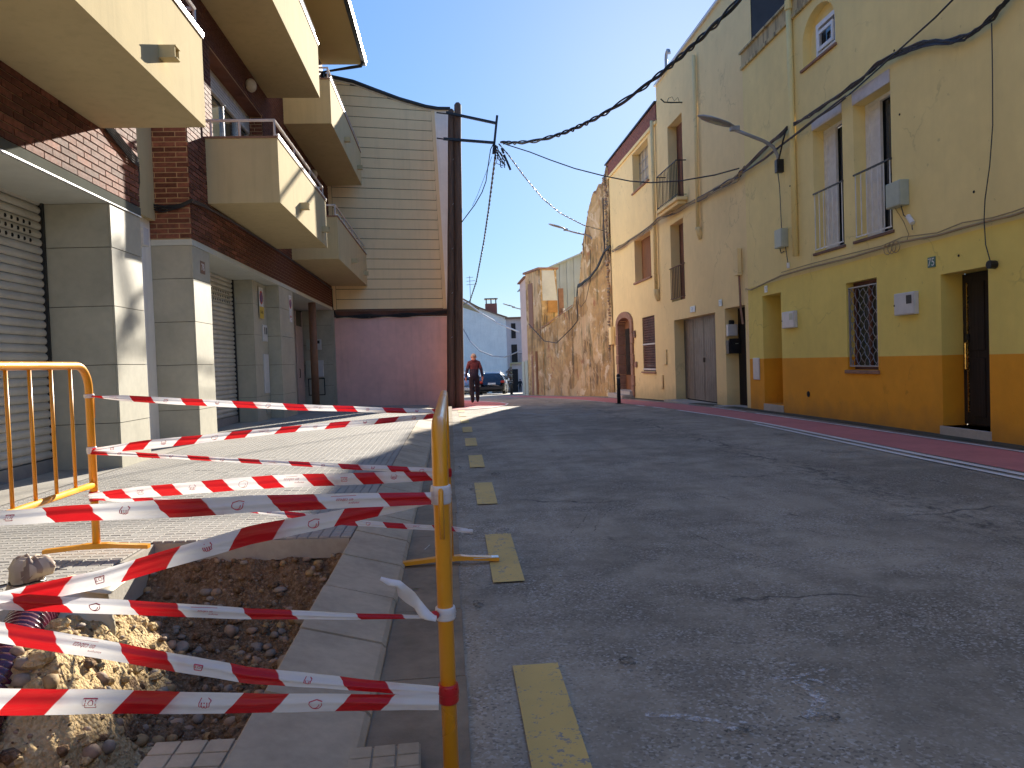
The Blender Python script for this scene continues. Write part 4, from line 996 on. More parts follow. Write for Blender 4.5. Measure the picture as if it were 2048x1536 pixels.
q = MB(); q.tube([(X-.08,20.2,8.10),(X-.12,20.2,8.24),(X-.22,20.2,8.14),(X-.28,20.2,8.25),(X-.38,20.2,8.22),(X-.42,20.2,8.12)], .008, 5); q.build('scroll', K['dark_metal'], hk)
bv = MB(); bv.tube([(X+.1,21.9,9.5),(X+.1,21.9,9.95),(X+.1,21.85,10.08),(X+.1,21.72,10.14),(X+.1,21.6,10.08),(X+.1,21.56,9.98)], .045, 10); bv.build('roof_vent', K['metal_grey'], CR)
# ------------------------------------------------------------------ far cream house with brick parapet
FC = thing('cream_house', 'far cream house with brick parapet, arched stone doorway and grilled window', 'house', (6.6, 26, -.2))
XF = X+.02
H3 = [(23.86,25.90,6.92,8.25,.32),(23.86,25.98,3.82,5.28,.32),(23.66,25.20,.72,2.54,.10),(26.75,28.75,-.6,2.70,.32)]
m = MB(); wall_x(m, XF, 22.74, 30.05, -.8, 8.42, H3); 
n = 12; arc = [(27.75-1.0*cos(pi*i/n), 2.42+.28*sin(pi*i/n)) for i in range(n+1)]
for i in range(n):
    (a, b), (c, d) = arc[i], arc[i+1]; m.face([(XF,a,b),(XF,c,d),(XF,c,2.7),(XF,a,2.7)]); m.face([(XF,a,b),(XF,c,d),(XF+.3,c,d),(XF+.3,a,b)])
m.box(XF+.02,16,30.0,30.05,-.8,8.42); m.build('wall', K['cream'], FC)
m = MB(); m.box(X-.04, XF+.2, 22.76, 30.1, 8.34, 8.44); m.build('moulding', K['cream'], FC)
pr = MB(); pr.box(XF+.01, XF+.25, 22.78, 30.0, 8.44, 8.98); pr = pr.build('parapet', K['mortar'], FC)
st = MB(); k = 0; z = 8.445
while z < 8.96:
    y = 22.8-(.12 if k%2 else 0)
    while y < 29.95: st.box(X-.005, XF+.02, max(y,22.79), min(y+.23,30.0), z, z+.055); y += .245
    z += .066; k += 1
st.build('parapet_brickwork', K['brick_red'], pr, kind='stuff')
m = MB(); m.box(X-.06, XF+.35, 22.75, 30.12, 8.98, 9.03); m.build('metal_cap', K['dark_metal'], FC)
m = MB(); m.box(XF+.3, 16, 22.8, 30, 8.3, 8.9); m.build('roof', K['cap_brown'], FC)
for h in H3: void(FC, *h[:4], XF+h[4]+.02)
def barred(parent, y0, y1, z0, z1, xg, nx_, nz_, mat, name='window_grille', back='glass_green'):
    g_ = MB(); g_.box(xg+.04, xg+.05, y0, y1, z0, z1); p_ = g_.build('pane', K[back], parent)
    f = MB()
    for i in range(nx_+1): y = y0+(y1-y0)*i/nx_; f.box(xg, xg+.015, y-.012, y+.012, z0, z1)
    for i in range(nz_+1): z = z0+(z1-z0)*i/nz_; f.box(xg+.001, xg+.014, y0, y1, z-.012, z+.012)
    f.build(name, K[mat], parent)
barred(FC, 23.86,25.90,6.92,8.25, X+.26, 5, 4, 'metal_grey', 'window_bars', 'curtain'); barred(FC, 23.66,25.20,.72,2.54, X+.04, 14, 22, 'brown_soffit')
wbox(FC, 'grille_rail', K['rail_paint'], X+.01, X+.035, 23.66, 25.2, 1.60, 1.65, 0); wbox(FC, 'grille_rail', K['rail_paint'], X+.01, X+.035, 23.66, 25.2, .76, .82, 0)
f = MB(); f.box(X+.28,X+.33,23.86,25.98,3.82,5.28); f.build('shutter_door', K['brown_wood'], FC)
for a, b, c, d in ((23.80,25.98,6.86,6.91),(23.80,26.05,3.75,3.81),(23.6,25.3,.66,.71)): wbox(FC, 'sill', K['stone_trim'], X-.04, X+.25, a, b, c, d)
# arched stone doorway
for k in range(7):
    z = -.2+.38*k
    for (a, b) in ((26.45,26.78),(28.72,29.05)):
        e = .06 if k % 2 else 0
        if z+.37 < 2.5: wbox(FC, 'quoin', K['stone_trim'], X-.05, X+.30, a-(e if a<27 else 0), b+(e if a>27 else 0), z, z+.37, .015)
for i in range(9):
    t0, t1 = pi*i/9, pi*(i+1)/9; P = [(27.75-1.0*cos(t0),2.42+.28*sin(t0)),(27.75-1.0*cos(t1),2.42+.28*sin(t1)),(27.75-1.3*cos(t1),2.46+.46*sin(t1)),(27.75-1.3*cos(t0),2.46+.46*sin(t0))]
    q = MB(); q.prism(P, 'x', X-.05, X+.28); q.build('voussoir', K['stone_trim'], FC)
d = MB(); d.box(X+.24,X+.29,26.8,28.7,-.3,2.66); dd = d.build('door', K['brown_wood'], FC)
for i in range(2):
    y0 = 26.9+.92*i; wbox(dd, 'door_glass', K['glass'], X+.225, X+.239, y0+.1, y0+.72, .55, 2.3, 0); q = MB()
    for k in range(5): y = y0+.16+.125*k; q.tube([(X+.21,y,.55),(X+.21,y,2.3)], .012, 5)
    q.build('door_bars', K['dark_metal'], dd)
wbox(FC, 'step', K['step'], X-.45, X+.25, 26.5, 28.9, -.6, -.14); wbox(FC, 'step', K['step'], X-.15, X+.25, 26.6, 28.8, -.14, -.02)
for y0,y1,z0,z1,mt in ((26.1,26.35,1.9,2.15,'sill'),(26.0,26.3,.85,1.05,'stone_trim'),(22.35,22.7,.95,1.4,'cream'),(22.8,23.15,.2,.62,'cream')):
    wbox(FC, 'wall_plate', K[mt], X-.03, X, y0,y1,z0,z1, .004)
t = thing('meter_box', 'cream painted box at the far corner beside the ruined wall', 'box', (6.5,29.8,2)); wbox(t,'case',K['cream'],X-.14,X,29.45,29.9,1.75,2.45,.01)
# ------------------------------------------------------------------ ruined ochre wall
RD = Vector((-.243,.97,0)).normalized(); RN = Vector((.97,.243,0)); RP = Vector((6.58,29.7,0))
def rw(s, z, n=0): p = RP+RD*s+RN*n; return (p.x, p.y, z)
RT = [(0,8.75),(.1,8.85),(.3,8.6),(.55,8.35),(1.0,8.25),(1.4,8.1),(1.75,7.75),(2.0,7.3),(2.3,6.6),(2.55,6.2),(2.75,5.7),(3.0,5.1),(3.2,4.35),(3.35,4.02),(3.8,3.98),(3.85,3.6),(5.0,3.35),(6.2,3.1),(7.4,2.85),(8.75,2.62),(9.2,2.6)]
RW = thing('ruined_wall', 'tall weathered ochre wall with ragged broken top and rain stains', 'wall', tuple(RP))
m = MB(); ds = .12; ns = int(9.0/ds); cols = []
for i in range(ns+1):
    s = i*ds; top = lerp(RT, s)+(noise.noise(Vector((s*4,0,0)))*.16 if s < 3.4 else noise.noise(Vector((s*5,1,0)))*.03)
    nz_ = 26; col = []
    for k in range(nz_+1):
        z = -.9+(top+.9)*k/nz_; d_ = noise.fractal(Vector((s*.7,z*.7,5)),1,2,4)*.05+noise.noise(Vector((s*5,z*5,1)))*.015
        col.append((s, z, d_))
    cols.append(col)
for a, b in zip(cols, cols[1:]):
    for k in range(26): m.face([rw(*a[k]), rw(*b[k]), rw(*b[k+1]), rw(*a[k+1])])
    m.face([rw(*a[-1]), rw(*b[-1]), rw(b[-1][0], b[-1][1]+.03, .5), rw(a[-1][0], a[-1][1]-.03, .5)])
    m.face([rw(a[-1][0], a[-1][1], .5), rw(b[-1][0], b[-1][1], .5), rw(b[-1][0], -.9, .5), rw(a[-1][0], -.9, .5)])
m.build('rendered_wall', K['ruin'], RW)
q = MB()
for i in range(44): s = 3.85+i*.115; z = lerp(RT, s)+.015; q.face([rw(s,z,-.05),rw(s+.11,z,-.05),rw(s+.11,z+.05,-.05),rw(s,z+.05,-.05)]); q.face([rw(s,z+.05,-.05),rw(s+.11,z+.05,-.05),rw(s+.11,z+.06,.5),rw(s,z+.06,.5)])
q.build('tile_coping', K['stone_trim'], RW, kind='stuff')
st = MB()
for k in range(60):   # exposed stones down the broken edge next to the cream house
    z = 1.6+k*.12; pebble(st, rw(.12+.10*noise.noise(Vector((z*2,0,0)))+random.uniform(0,.15), z, -.02), random.uniform(.05,.10), random.choice((0,1)), k, 6, 4)
for k in range(40):
    s = random.uniform(.2,3.2); z = lerp(RT,s)-random.uniform(0,.12); pebble(st, rw(s,z,.1+random.uniform(-.1,.3)), random.uniform(.06,.12), random.choice((0,1)), k, 6, 4)
st.build('rubble_stones', [K['stone'], K['stone2']], RW, kind='stuff')
for s, z0, z1, w_ in ((1.55,3.9,3.95,.5),): q = MB(); q.box(0,0,0,0,0,0)
# metal shed behind
SH = thing('metal_shed', 'grey green corrugated sheet metal gable rising behind the ruined wall', 'shed', (6.5, 42, 2))
def shz(x): return 6.05+(x-4.9)*.40
x = 4.95; k = 0
while x < 9.5:
    q = MB(); e = .0 if k % 2 else .05; q.prism([(x,1.5),(x+.20,1.5),(x+.20,shz(x+.2)),(x,shz(x))], 'y', 41.9+e, 42.1); q.build('sheet_panel', K['corrugated'], SH); x += .203; k += 1
m = MB(); m.prism([(4.9,shz(4.9)-.03),(9.6,shz(9.6)-.03),(9.6,shz(9.6)+.06),(4.9,shz(4.9)+.06)], 'y', 41.7, 52); m.build('roof', K['corrugated'], SH)
m = MB(); m.box(5.2,9.5,42.11,52,0,6); m.build('body', K['corrugated'], SH)
q = thing('chimney_stub', 'broken brick post with white pipe sticking up behind the low wall', 'post', (5.9, 38.5, 3)); b = MB(); b.box(5.75,6.0,38.4,38.65,2.9,4.9); b.build('post', K['stone_trim'], q); b = MB(); b.tube([(5.95,38.2,3.85),(6.15,38.1,2.9)], .07, 8); b.build('pipe', K['white_paint'], q)
# ochre building at the end of the wall
EB = thing('ochre_building', 'small old ochre building with boarded openings at the far end of the ruined wall', 'building', rw(9, 0))
def rprism(mb, poly, n0, n1, m_=0):
    a = [rw(s, z, n0) for s, z in poly]; b = [rw(s, z, n1) for s, z in poly]; k_ = len(poly)
    mb.face(a, m_); mb.face(b[::-1], m_)
    for i in range(k_): mb.face([a[i], b[i], b[(i+1)%k_], a[(i+1)%k_]], m_)
m = MB(); rprism(m, [(7.75,-1.2),(9.95,-1.2),(9.95,5.75),(7.75,5.75)], -.02, .85); m.build('wall', K['ruin'], EB)
m = MB(); rprism(m, [(9.95,-1.2),(10.9,-1.2),(10.9,5.35),(9.95,5.6)], .0, 1.2); m.build('pale_wall', K['pinkish_wall'], EB)
m = MB(); rprism(m, [(7.7,5.75),(9.97,5.75),(9.97,5.85),(7.7,5.85)], -.15, .95); rprism(m, [(9.9,5.6),(10.95,5.35),(10.95,5.42),(9.9,5.68)], -.12, 1.3); m.build('roof', K['stone_trim'], EB)
m = MB(); rprism(m, [(8.0,-.4),(8.01,-.4)], 0, 0) if False else None
for s0, s1, z0, z1, mt, nm in ((8.9,9.5,2.9,5.2,'cap_brown','boarded_window'),(8.5,8.75,-.5,1.7,'brown_wood','boarded_door'),(9.15,9.35,-.6,1.45,'stone_trim','boarded_door'),(9.97,10.35,-.6,1.25,'box_grey','pale_door'),(10.5,10.85,-.6,1.2,'box_grey','pale_door')):
    q = MB(); rprism(q, [(s0,z0),(s1,z0),(s1,z1),(s0,z1)], -.05, .02); q.build(nm, K[mt], EB)
m = MB(); m.face([rw(7.70,1.9,.35), rw(7.70,1.9,.84), rw(7.70,3.1,.84), rw(7.70,3.1,.35)]); m.face([rw(7.72,4.2,.05), rw(7.72,4.2,.84), rw(7.72,5.7,.70), rw(7.72,5.7,.05)],1); m.face([rw(7.69,3.6,.3), rw(7.69,3.6,.84), rw(7.69,4.2,.84), rw(7.69,4.2,.3)],2); m.build('gable_patches', [K['dull_orange'], K['ceiling_grey'], K['dull_orange']], EB)
# ------------------------------------------------------------------ far end of the street
FW = thing('white_house', 'long whitewashed house wall closing the view behind the parked cars', 'house', (4, 85, -2))
m = MB(); m.prism([(-14,-4),(6.6,-4),(6.6,6.25),(5.2,6.75),(3.6,7.4),(2.2,8.2),(1.0,8.9),(-2,9.4),(-14,9.4)], 'y', 85, 96); m.build('wall', K['white_wall'], FW)
m = MB(); P = [(6.75,6.2),(5.2,6.75),(3.6,7.4),(2.2,8.2),(1.0,8.9),(-2,9.4)]; m.prism(P+[(x, z+.16) for x, z in reversed(P)], 'y', 84.7, 96.2); m.build('roof_edge', K['cap_brown'], FW)
m = MB(); m.prism([(1.2,7.75),(3.6,6.9),(3.6,7.38),(2.2,8.15),(1.2,8.7)], 'y', 84.97, 84.99); m.build('bare_patch', K['sand'] , FW)
ch = MB(); ch.box(4.4,5.7,86,87.2,6.3,8.0); ch = ch.build('chimney', K['brick_red'], FW); q = MB(); q.box(4.3,5.8,85.9,87.3,8.5,8.6)
for x in (4.5,5.05,5.6): q.box(x-.06,x+.06,86.2,86.4,8.0,8.5)
q.build('chimney_cap', K['dark_metal'], ch)
FP = thing('pale_house', 'narrow pale pink house with dark door and small balcony at the end of the street', 'house', (8, 85, -2))
m = MB(); m.box(6.6,13,84.95,96,-4,6.1); m.build('wall', K['pinkish_wall'], FP); m = MB(); m.box(6.5,13.2,84.6,96,6.1,6.3); m.build('roof_edge', K['cap_brown'], FP)
for x0,x1,z0,z1,mt,nm in ((7.15,7.65,3.9,5.6,'dark_wood','window'),(7.1,7.75,1.2,3.2,'dark_wood','balcony_door'),(7.1,7.75,-2.2,.4,'dark_wood','door')): wbox(FP, nm, K[mt], x0,x1,84.88,84.94,z0,z1,0)
wbox(FP,'balcony_slab',K['sand_beige'],6.9,8.3,84.5,84.94,1.0,1.15,0); q = MB()
for i in range(9): q.box(6.95+i*.16,6.98+i*.16,84.5,84.53,1.15,2.1)
q.box(6.9,8.3,84.48,84.55,2.1,2.15); q.build('balcony_railing', K['dark_metal'], FP); wbox(FP,'doorway_surround',K['sand_beige'],6.85,7.08,84.85,84.94,-2.6,1.0,0)
bl = MB()
for k in range(420):
    _x = random.uniform(4.8,6.9); p = Vector((_x, 83.6+random.uniform(-.5,.5), -2.3+random.random()*max(.2,(_x-4.6)*1.35))); a = random.uniform(0,pi); d = Vector((cos(a),sin(a),random.uniform(-.4,.4)))*.16; e = Vector((-sin(a),cos(a),.5))*.10; bl.face([p-d-e,p+d-e,p+d+e,p-d+e])
o = bl.build('shrub', simple('dry_leaf', (.36,.22,.15), .9, var=.4)); tag(o, 'brownish dry shrub against the far white wall behind the cars', 'bush')
an = thing('tv_antenna', 'thin television antenna mast on the far white house', 'antenna', (2.7,86,8)); q = MB(); q.tube([(2.7,86,7.9),(2.7,86,11.2)], .035, 5); q.build('mast', K['metal_grey'], an); q = MB()
for k, z in enumerate((10.2,10.6,11.0)): q.tube([(2.3,86,z),(3.5-.2*k,86,z+.05)], .025, 4)
q.build('elements', K['metal_grey'], an)
# ------------------------------------------------------------------ cables
def catenary(a, b, sag, n=30):
    a, b = Vector(a), Vector(b); return [a.lerp(b, i/n)-Vector((0,0,4*sag*(i/n)*(1-i/n))) for i in range(n+1)]
BK = Vector((1.72, 23.0, 7.95))
def twisted(name, label, a, b, sag, r, R_, turns, n=240, mat='cable', strands=2):
    t = thing(name, label, 'cable', tuple(a), 'overhead cables'); P = catenary(a, b, sag, n)
    for k in range(strands):
        pts = []
        for i, p in enumerate(P):
            d = (P[min(i+1,n)]-P[max(i-1,0)]).normalized(); u = d.cross(Vector((0,0,1))).normalized(); v = u.cross(d); an_ = 2*pi*turns*i/n + 2*pi*k/strands
            pts.append(p+(u*cos(an_)+v*sin(an_))*R_)
        q = MB(); q.tube(pts, r, 5); q.build('strand', K[mat], t)
def single(name, label, pts, r, mat='cable', grp='overhead cables'):
    q = MB(); q.tube(pts, r, 6); o = q.build(name, K[mat]); tag(o, label, 'cable', grp); return o
t = thing('overhead_cable', 'thick twisted black cable sweeping across the sky to the upper right', 'cable', tuple(BK), 'overhead cables')
P = catenary((1.84,23,7.89), (6.5,11.5,8.6), 1.17, 260)
for k in range(2):
    pts = []
    for i, p in enumerate(P):
        d = (P[min(i+1,260)]-P[max(i-1,0)]).normalized(); u = d.cross(Vector((0,0,1))).normalized(); v = u.cross(d); an_ = 2*pi*(13*i/260+.35*sin(i*.07)) + pi*k
        pts.append(p+(u*cos(an_)+v*sin(an_))*(.045 if k else .020))
    q = MB(); q.tube(pts, .036 if k == 0 else .020, 7); q.build('strand', K['cable'], t)
single('overhead_cable', 'single black cable sagging from the bracket to the lamp on the yellow house', [(1.8,23,7.9),(2.02,23.0,7.81),(2.63,22.4,7.42),(3.14,21.8,7.02),(3.74,21.1,6.58),(4.37,20.2,6.14),(4.88,19.4,5.8),(5.25,18.8,5.61),(5.77,18.0,5.45),(6.28,17.0,5.34),(6.53,16.2,5.28)], .016)
def twist_path(name, label, pts, r, R_, turns, mat, mats=None, grp='overhead cables', n=120):
    t = thing(name, label, 'cable', tuple(pts[0]), grp); pts = [Vector(p) for p in pts]
    L = [0]
    for a, b in zip(pts, pts[1:]): L.append(L[-1]+(b-a).length)
    def at(s):
        for i in range(len(L)-1):
            if s <= L[i+1] or i == len(L)-2: return pts[i].lerp(pts[i+1], (s-L[i])/max(1e-6, L[i+1]-L[i]))
    for k in range(2):
        o_ = []
        for i in range(n+1):
            s = L[-1]*i/n; p = at(s); d = (at(min(L[-1], s+.05))-at(max(0, s-.05))).normalized(); u = d.cross(Vector((.1,.2,1))).normalized(); v = u.cross(d); a = 2*pi*turns*i/n+pi*k
            o_.append(p+(u*cos(a)+v*sin(a))*R_)
        q = MB(); q.tube(o_, r, 5); q.build('strand', K[(mats or [mat, mat])[k]], t)
twist_path('overhead_cable', 'twisted pale and dark cable falling from the bracket to the top of the ruined wall', [(1.75,23,7.85),(2.03,23.0,7.52),(2.62,24.3,7.2),(3.44,26.0,6.82),(4.27,27.5,6.6),(5.43,29.0,6.4),(6.36,29.9,6.35)], .012, .013, 26, 'cable', ['cable','white_cable'])
single('overhead_cable', 'thin slack cable looping from the bracket back to the poles', [(1.62,23,7.9),(1.5,23.0,7.68),(1.4,23.1,7.15),(1.33,23.1,6.74),(1.2,23.2,6.43),(0.97,23.2,6.06),(0.53,23.2,5.51),(.42,23.2,5.5)], .016)
single('overhead_cable', 'hair thin wire beside the slack loop at the poles', [(1.54,23.0,7.48),(1.31,23.1,6.93),(1.06,23.2,6.35),(0.89,23.2,6.02)], .006)
twist_path('overhead_cable', 'twisted dark cable running from the bracket down to the far end of the street', [(1.65,23.0,7.8),(1.63,23.0,7.43),(1.66,25.0,7.29),(1.7,28.5,6.96),(1.72,33.0,6.53),(1.61,40.0,5.56),(1.35,44.0,4.85),(0.89,48.0,4.88),(-2,54,5)], .022, .02, 34, 'cable', n=220)
single('overhead_cable', 'pale rope like cable crossing in front of the far white wall', [(-1,52,6.2),(0.87,48.0,5.32),(1.43,47.0,4.85),(2.15,46.0,4.2),(3.06,44.0,3.45),(3.92,41.5,2.85)], .045, 'white_cable')
single('overhead_cable', 'low sagging grey cable in front of the far white wall', [(-.5,50,5.4),(0.84,48.0,3.67),(1.35,47.0,2.6),(1.91,46.0,1.94),(2.61,45.0,1.6),(3.25,43.5,1.5),(3.94,41.5,1.79)], .035, 'metal_grey')
# tangle of connectors hanging from the bracket
t = thing('cable_tangle', 'tangle of connectors and wire loops hanging from the steel bracket', 'cables', tuple(BK))
for k in range(9):
    q = MB(); a = Vector((1.62+random.uniform(-.03,.1), 22.95+random.uniform(-.05,.05), 7.9-random.uniform(0,.4))); b = Vector((1.95+random.uniform(-.12,.16), 22.95, 7.35-random.uniform(0,.25)))
    q.tube([a, a.lerp(b,.3)+Vector((random.uniform(-.1,.14),0,random.uniform(-.1,.06))), a.lerp(b,.7)+Vector((random.uniform(-.16,.12),0,random.uniform(-.16,.05))), b], random.choice((.008,.012,.016)), 5); q.build('wire_loop', K['cable'], t)
for (x, z) in ((1.86,7.62),(1.93,7.42),(2.0,7.25),(2.05,7.12)): q = MB(); q.tube([(x-.03,22.95,z+.08),(x+.03,22.95,z-.08)], .035, 7); q.build('connector', K['black'], t)
# bundles along the facades
def bundle(label, pts, n, r, mats, spread=.035, x0=None):
    t = thing('cable_bundle', label, 'cables', tuple(pts[0]), 'cable bundles fixed along the facades')
    for k in range(n):
        ph = random.uniform(0, 9); P2 = []
        fine = []
        for a, b in zip(pts, pts[1:]):
            for s in (0,.25,.5,.75): fine.append(Vector(a).lerp(Vector(b), s))
        fine.append(Vector(pts[-1]))
        for i, p in enumerate(fine):
            o_ = (k-(n-1)/2)*spread/n
            P2.append(p+Vector((-abs(noise.noise(Vector((i*.25,ph,0))))*spread*.6, 0, o_*(1+.6*noise.noise(Vector((i*.3,ph,1))))+noise.noise(Vector((i*.35,ph,2)))*spread)))
        q = MB(); q.tube(P2, r*random.uniform(.8,1.2), 5); q.build('cable', K[mats[k % len(mats)]], t)
    return t
wb1 = [(6.53,29.0,5.38),(6.53,28.44,5.34),(6.53,26.2,5.32),(6.53,23.55,5.31),(6.4,22.0,5.28),(6.53,20.9,5.26),(6.53,18.78,5.19),(6.53,17.37,5.13),(6.53,16.29,5.10),(6.53,15.86,5.16)]
bundle('painted and black cable bundle sagging across the two cream houses', wb1, 6, .017, ['cable_tan','cable','cable_tan','cable_tan','cable'], .09)
bundle('thick black bundle climbing to the lamp bracket on the yellow house', [(6.52,15.86,5.18),(6.52,15.07,5.28),(6.52,14.36,5.36),(6.52,13.79,5.41)], 5, .018, ['cable'], .05)
bundle('black cables passing under the lamp bracket towards the shutter boxes', [(6.50,15.9,5.12),(6.50,14.83,5.10),(6.50,13.82,5.15),(6.48,12.57,5.20),(6.46,11.6,5.22)], 3, .013, ['cable'], .03)
wb4 = [(6.52,13.5,5.38),(6.52,12.92,5.36),(6.52,12.23,5.36),(6.50,11.59,5.34),(6.5,11.16,5.36),(6.5,10.75,5.40),(6.52,10.26,5.36),(6.52,9.7,5.26),(6.52,9.2,5.09),(6.52,8.92,5.0),(6.52,8.66,5.0),(6.52,8.41,5.05),(6.52,8.25,5.09),(6.52,8.09,5.18),(6.52,7.6,5.5)]
bundle('thick black bundle wandering over the upper wall of the yellow house', wb4, 7, .013, ['cable'], .045)
single('facade_cable', 'straight pair of black cables leaving the bundle for the top right corner', [(6.45,11.6,5.22),(6.2,11.01,5.06),(6.2,10.21,5.15),(6.2,9.52,5.23),(6.2,9.0,5.29),(6.2,8.68,5.35),(6.2,8.29,5.42),(6.2,7.5,5.6)], .012, grp='cables on the facades')
wl = [(6.55,16.03,2.61),(6.55,15.76,2.56),(6.55,14.98,2.63),(6.55,14.28,2.69),(6.55,13.05,2.7),(6.55,11.7,2.68),(6.55,10.85,2.7),(6.55,10.34,2.71),(6.55,9.56,2.67),(6.55,9.07,2.68),(6.55,8.54,2.68),(6.55,8.22,2.67),(6.55,7.0,2.74)]
single('facade_cable', 'pale painted cable dividing the two yellows of the yellow house', wl, .017, 'cable_tan', 'cables on the facades')
single('facade_cable', 'thin painted cable just above the pale dividing cable', [(6.56,y,z+.05+.02*sin(y*5)) for _,y,z in wl[3:]], .008, 'cable_tan', 'cables on the facades')
q = MB()
for k in range(3):
    q.tube([(6.53,10.45+.10*k+.10*cos(a*pi/6),2.66+.085*sin(a*pi/6)) for a in range(13)], .007, 5)
o = q.build('cable_coil', K['cable_tan']); tag(o, 'small loose coil of painted cable below the large junction box', 'cable')
t = thing('facade_cable', 'thin black wire dropping down to a round box beside door 75', 'cable', (6.53,8.5,4.9), 'cables on the facades'); q = MB(); q.tube([(6.53,8.46,4.98),(6.53,8.46,4.37),(6.53,8.47,3.79),(6.53,8.53,3.33),(6.53,8.62,2.94),(6.53,8.64,2.7),(6.53,8.62,2.4),(6.53,8.54,2.17)], .007, 5); q.build('wire', K['cable'], t); q = MB(); q.tube([(6.59,8.54,2.15),(6.50,8.54,2.15)], .05, 8); q.build('round_box', K['black'], t)
bundle('black bundle hanging in a swag on the ruined wall', [(6.50,29.3,5.62),(6.38,29.71,5.50),(6.2,30.47,4.94),(5.95,31.44,4.54),(5.72,32.46,4.4)], 5, .03, ['cable'], .08)
bundle('dark cables coming down the ruined wall from its ragged top', [(6.38,29.8,7.6),(6.38,29.75,6.5),(6.38,29.7,5.55)], 3, .02, ['cable'], .08)
single('facade_cable', 'black wire going down and left across the ruined wall to the far building', [(5.70,32.46,4.4),(5.68,32.59,4.02),(5.68,32.52,2.92),(5.52,33.12,2.63),(5.0,34.56,2.0),(4.6,35.9,2.15),(4.1,38,3.1)], .022, grp='cables on the facades')
single('facade_cable', 'thin drooping wire loop on the ruined wall', [(6.05,31.06,5.75),(6.02,31.15,4.51),(5.90,31.6,3.71),(5.78,32.12,3.48),(5.72,32.42,3.6),(5.70,32.5,4.3)], .012, grp='cables on the facades')
c = thing('cable_bundle', 'black cables drooping round the brick corner between the two left buildings', 'cables', (-3.4,10.6,3.6), 'cable bundles fixed along the facades')
for k in range(5):
    q = MB(); o_ = .02*k; q.tube([(-3.47,8.1,3.86-o_),(-3.46,8.4,3.80-o_*1.4),(-3.46,8.8,3.70-o_*1.5),(-3.47,9.02,3.66-o_)], .009, 5); q.build('cable', K['cable'], c)
    q = MB(); q.tube([(-3.50,9.07,3.62-o_),(-3.70,9.6,3.70-o_*2),(-4.0,10.3,3.62-o_),(-4.08,10.76,3.56-o_),(-3.85,10.76,3.48+.03*sin(k)-o_*.5),(-3.6,10.76,3.52-o_*.5),(-3.47,10.76,3.58-o_*.4)], .011, 5); q.build('cable', K['cable'], c)
    q = MB(); q.tube([(-3.47,10.76,3.58-o_*.4),(-3.465,11.3,3.62-o_*.3),(-3.465,12.5,3.66-o_*.2),(-3.465,16,3.68-o_*.2),(-3.465,20,3.66-o_*.2),(-3.465,23.3,3.6-o_*.2)], .012, 5); q.build('cable', K['cable'], c)
# ------------------------------------------------------------------ street lamps
def lamp(label, loc, s=1.0, arm=1.2, wall=True):
    t = thing('street_lamp', label, 'street lamp', loc, 'wall mounted street lamps'); x, y, z = loc
    q = MB(); q.tube([(x+.0,y,z-.22*s),(x-.01,y,z+.02),(x-.10*s,y,z+.20*s),(x-.28*s,y,z+.31*s),(x-arm*.6*s,y,z+.42*s),(x-arm*s,y,z+.56*s)], .034*s, 10); q.build('arm', K['metal_grey'], t, smooth=True)
    q = MB(); q.box(x-.06*s,x+.09*s,y-.06,y+.06,z-.30*s,z-.05*s); q.build('bracket', K['dark_metal'], t, bevel=.01)
    # flat leaf shaped head
    hx, hz = x-arm*s, z+.56*s; m = MB(); n = 18; prof = [(0,.0),(.06,.06),(.18,.12),(.35,.155),(.52,.15),(.66,.10),(.74,.035),(.76,0)]
    def pt(u, v, w_): return (hx+.10*s-u*s, y+v*s, hz+.02*s+u*.30*s+w_*s)
    rows = []
    for u, wd in prof:
        row = []; 
        for j in range(10):
            a = 2*pi*j/10; row.append(pt(u, cos(a)*max(wd,.004), sin(a)*(.045 if sin(a) > 0 else .028)*min(1,wd*9+.1)))
        rows.append(len(m.v)); m.v += row
    for a, b in zip(rows, rows[1:]):
        for j in range(10): m.f.append((a+j,a+(j+1)%10,b+(j+1)%10,b+j)); m.m.append(0); m.uv.append([(0,0)]*4)
    m.build('head', K['metal_grey'], t, smooth=True)
    q = MB(); q.face([pt(.28,-.06,-.031),pt(.52,-.06,-.031),pt(.52,.06,-.031),pt(.28,.06,-.031)]); q.build('lens', K['box_grey'], t)
    q = MB(); q.box(hx-.02*s,hx+.16*s,y-.05*s,y+.05*s,hz-.05*s,hz+.045*s); q.build('joint', K['metal_grey'], t, bevel=.012); return t
L1 = lamp('nearest street lamp, dark leaf shaped head over the road, on the yellow house', (6.52,14.2,4.98), 1.0, .93)
q = MB(); q.tube([(6.5,14.2,4.7),(6.54,14.22,4.4),(6.55,14.2,3.58)], .009, 5); q.build('feed_wire', K['cable'], L1)
q = MB(); q.tube([(6.46,14.1,4.75),(6.44,14.0,4.9),(6.46,13.85,5.2),(6.5,13.8,5.38)], .016, 5); q.build('feed_wire', K['cable'], L1)
lamp('middle street lamp, seen against the sky, on the ruined wall', (6.25,31.3,6.1), 1.0, 1.25)
lamp('farthest street lamp, pale thin arm on the ochre building', (4.6,41.0,3.75), .8, 1.3)
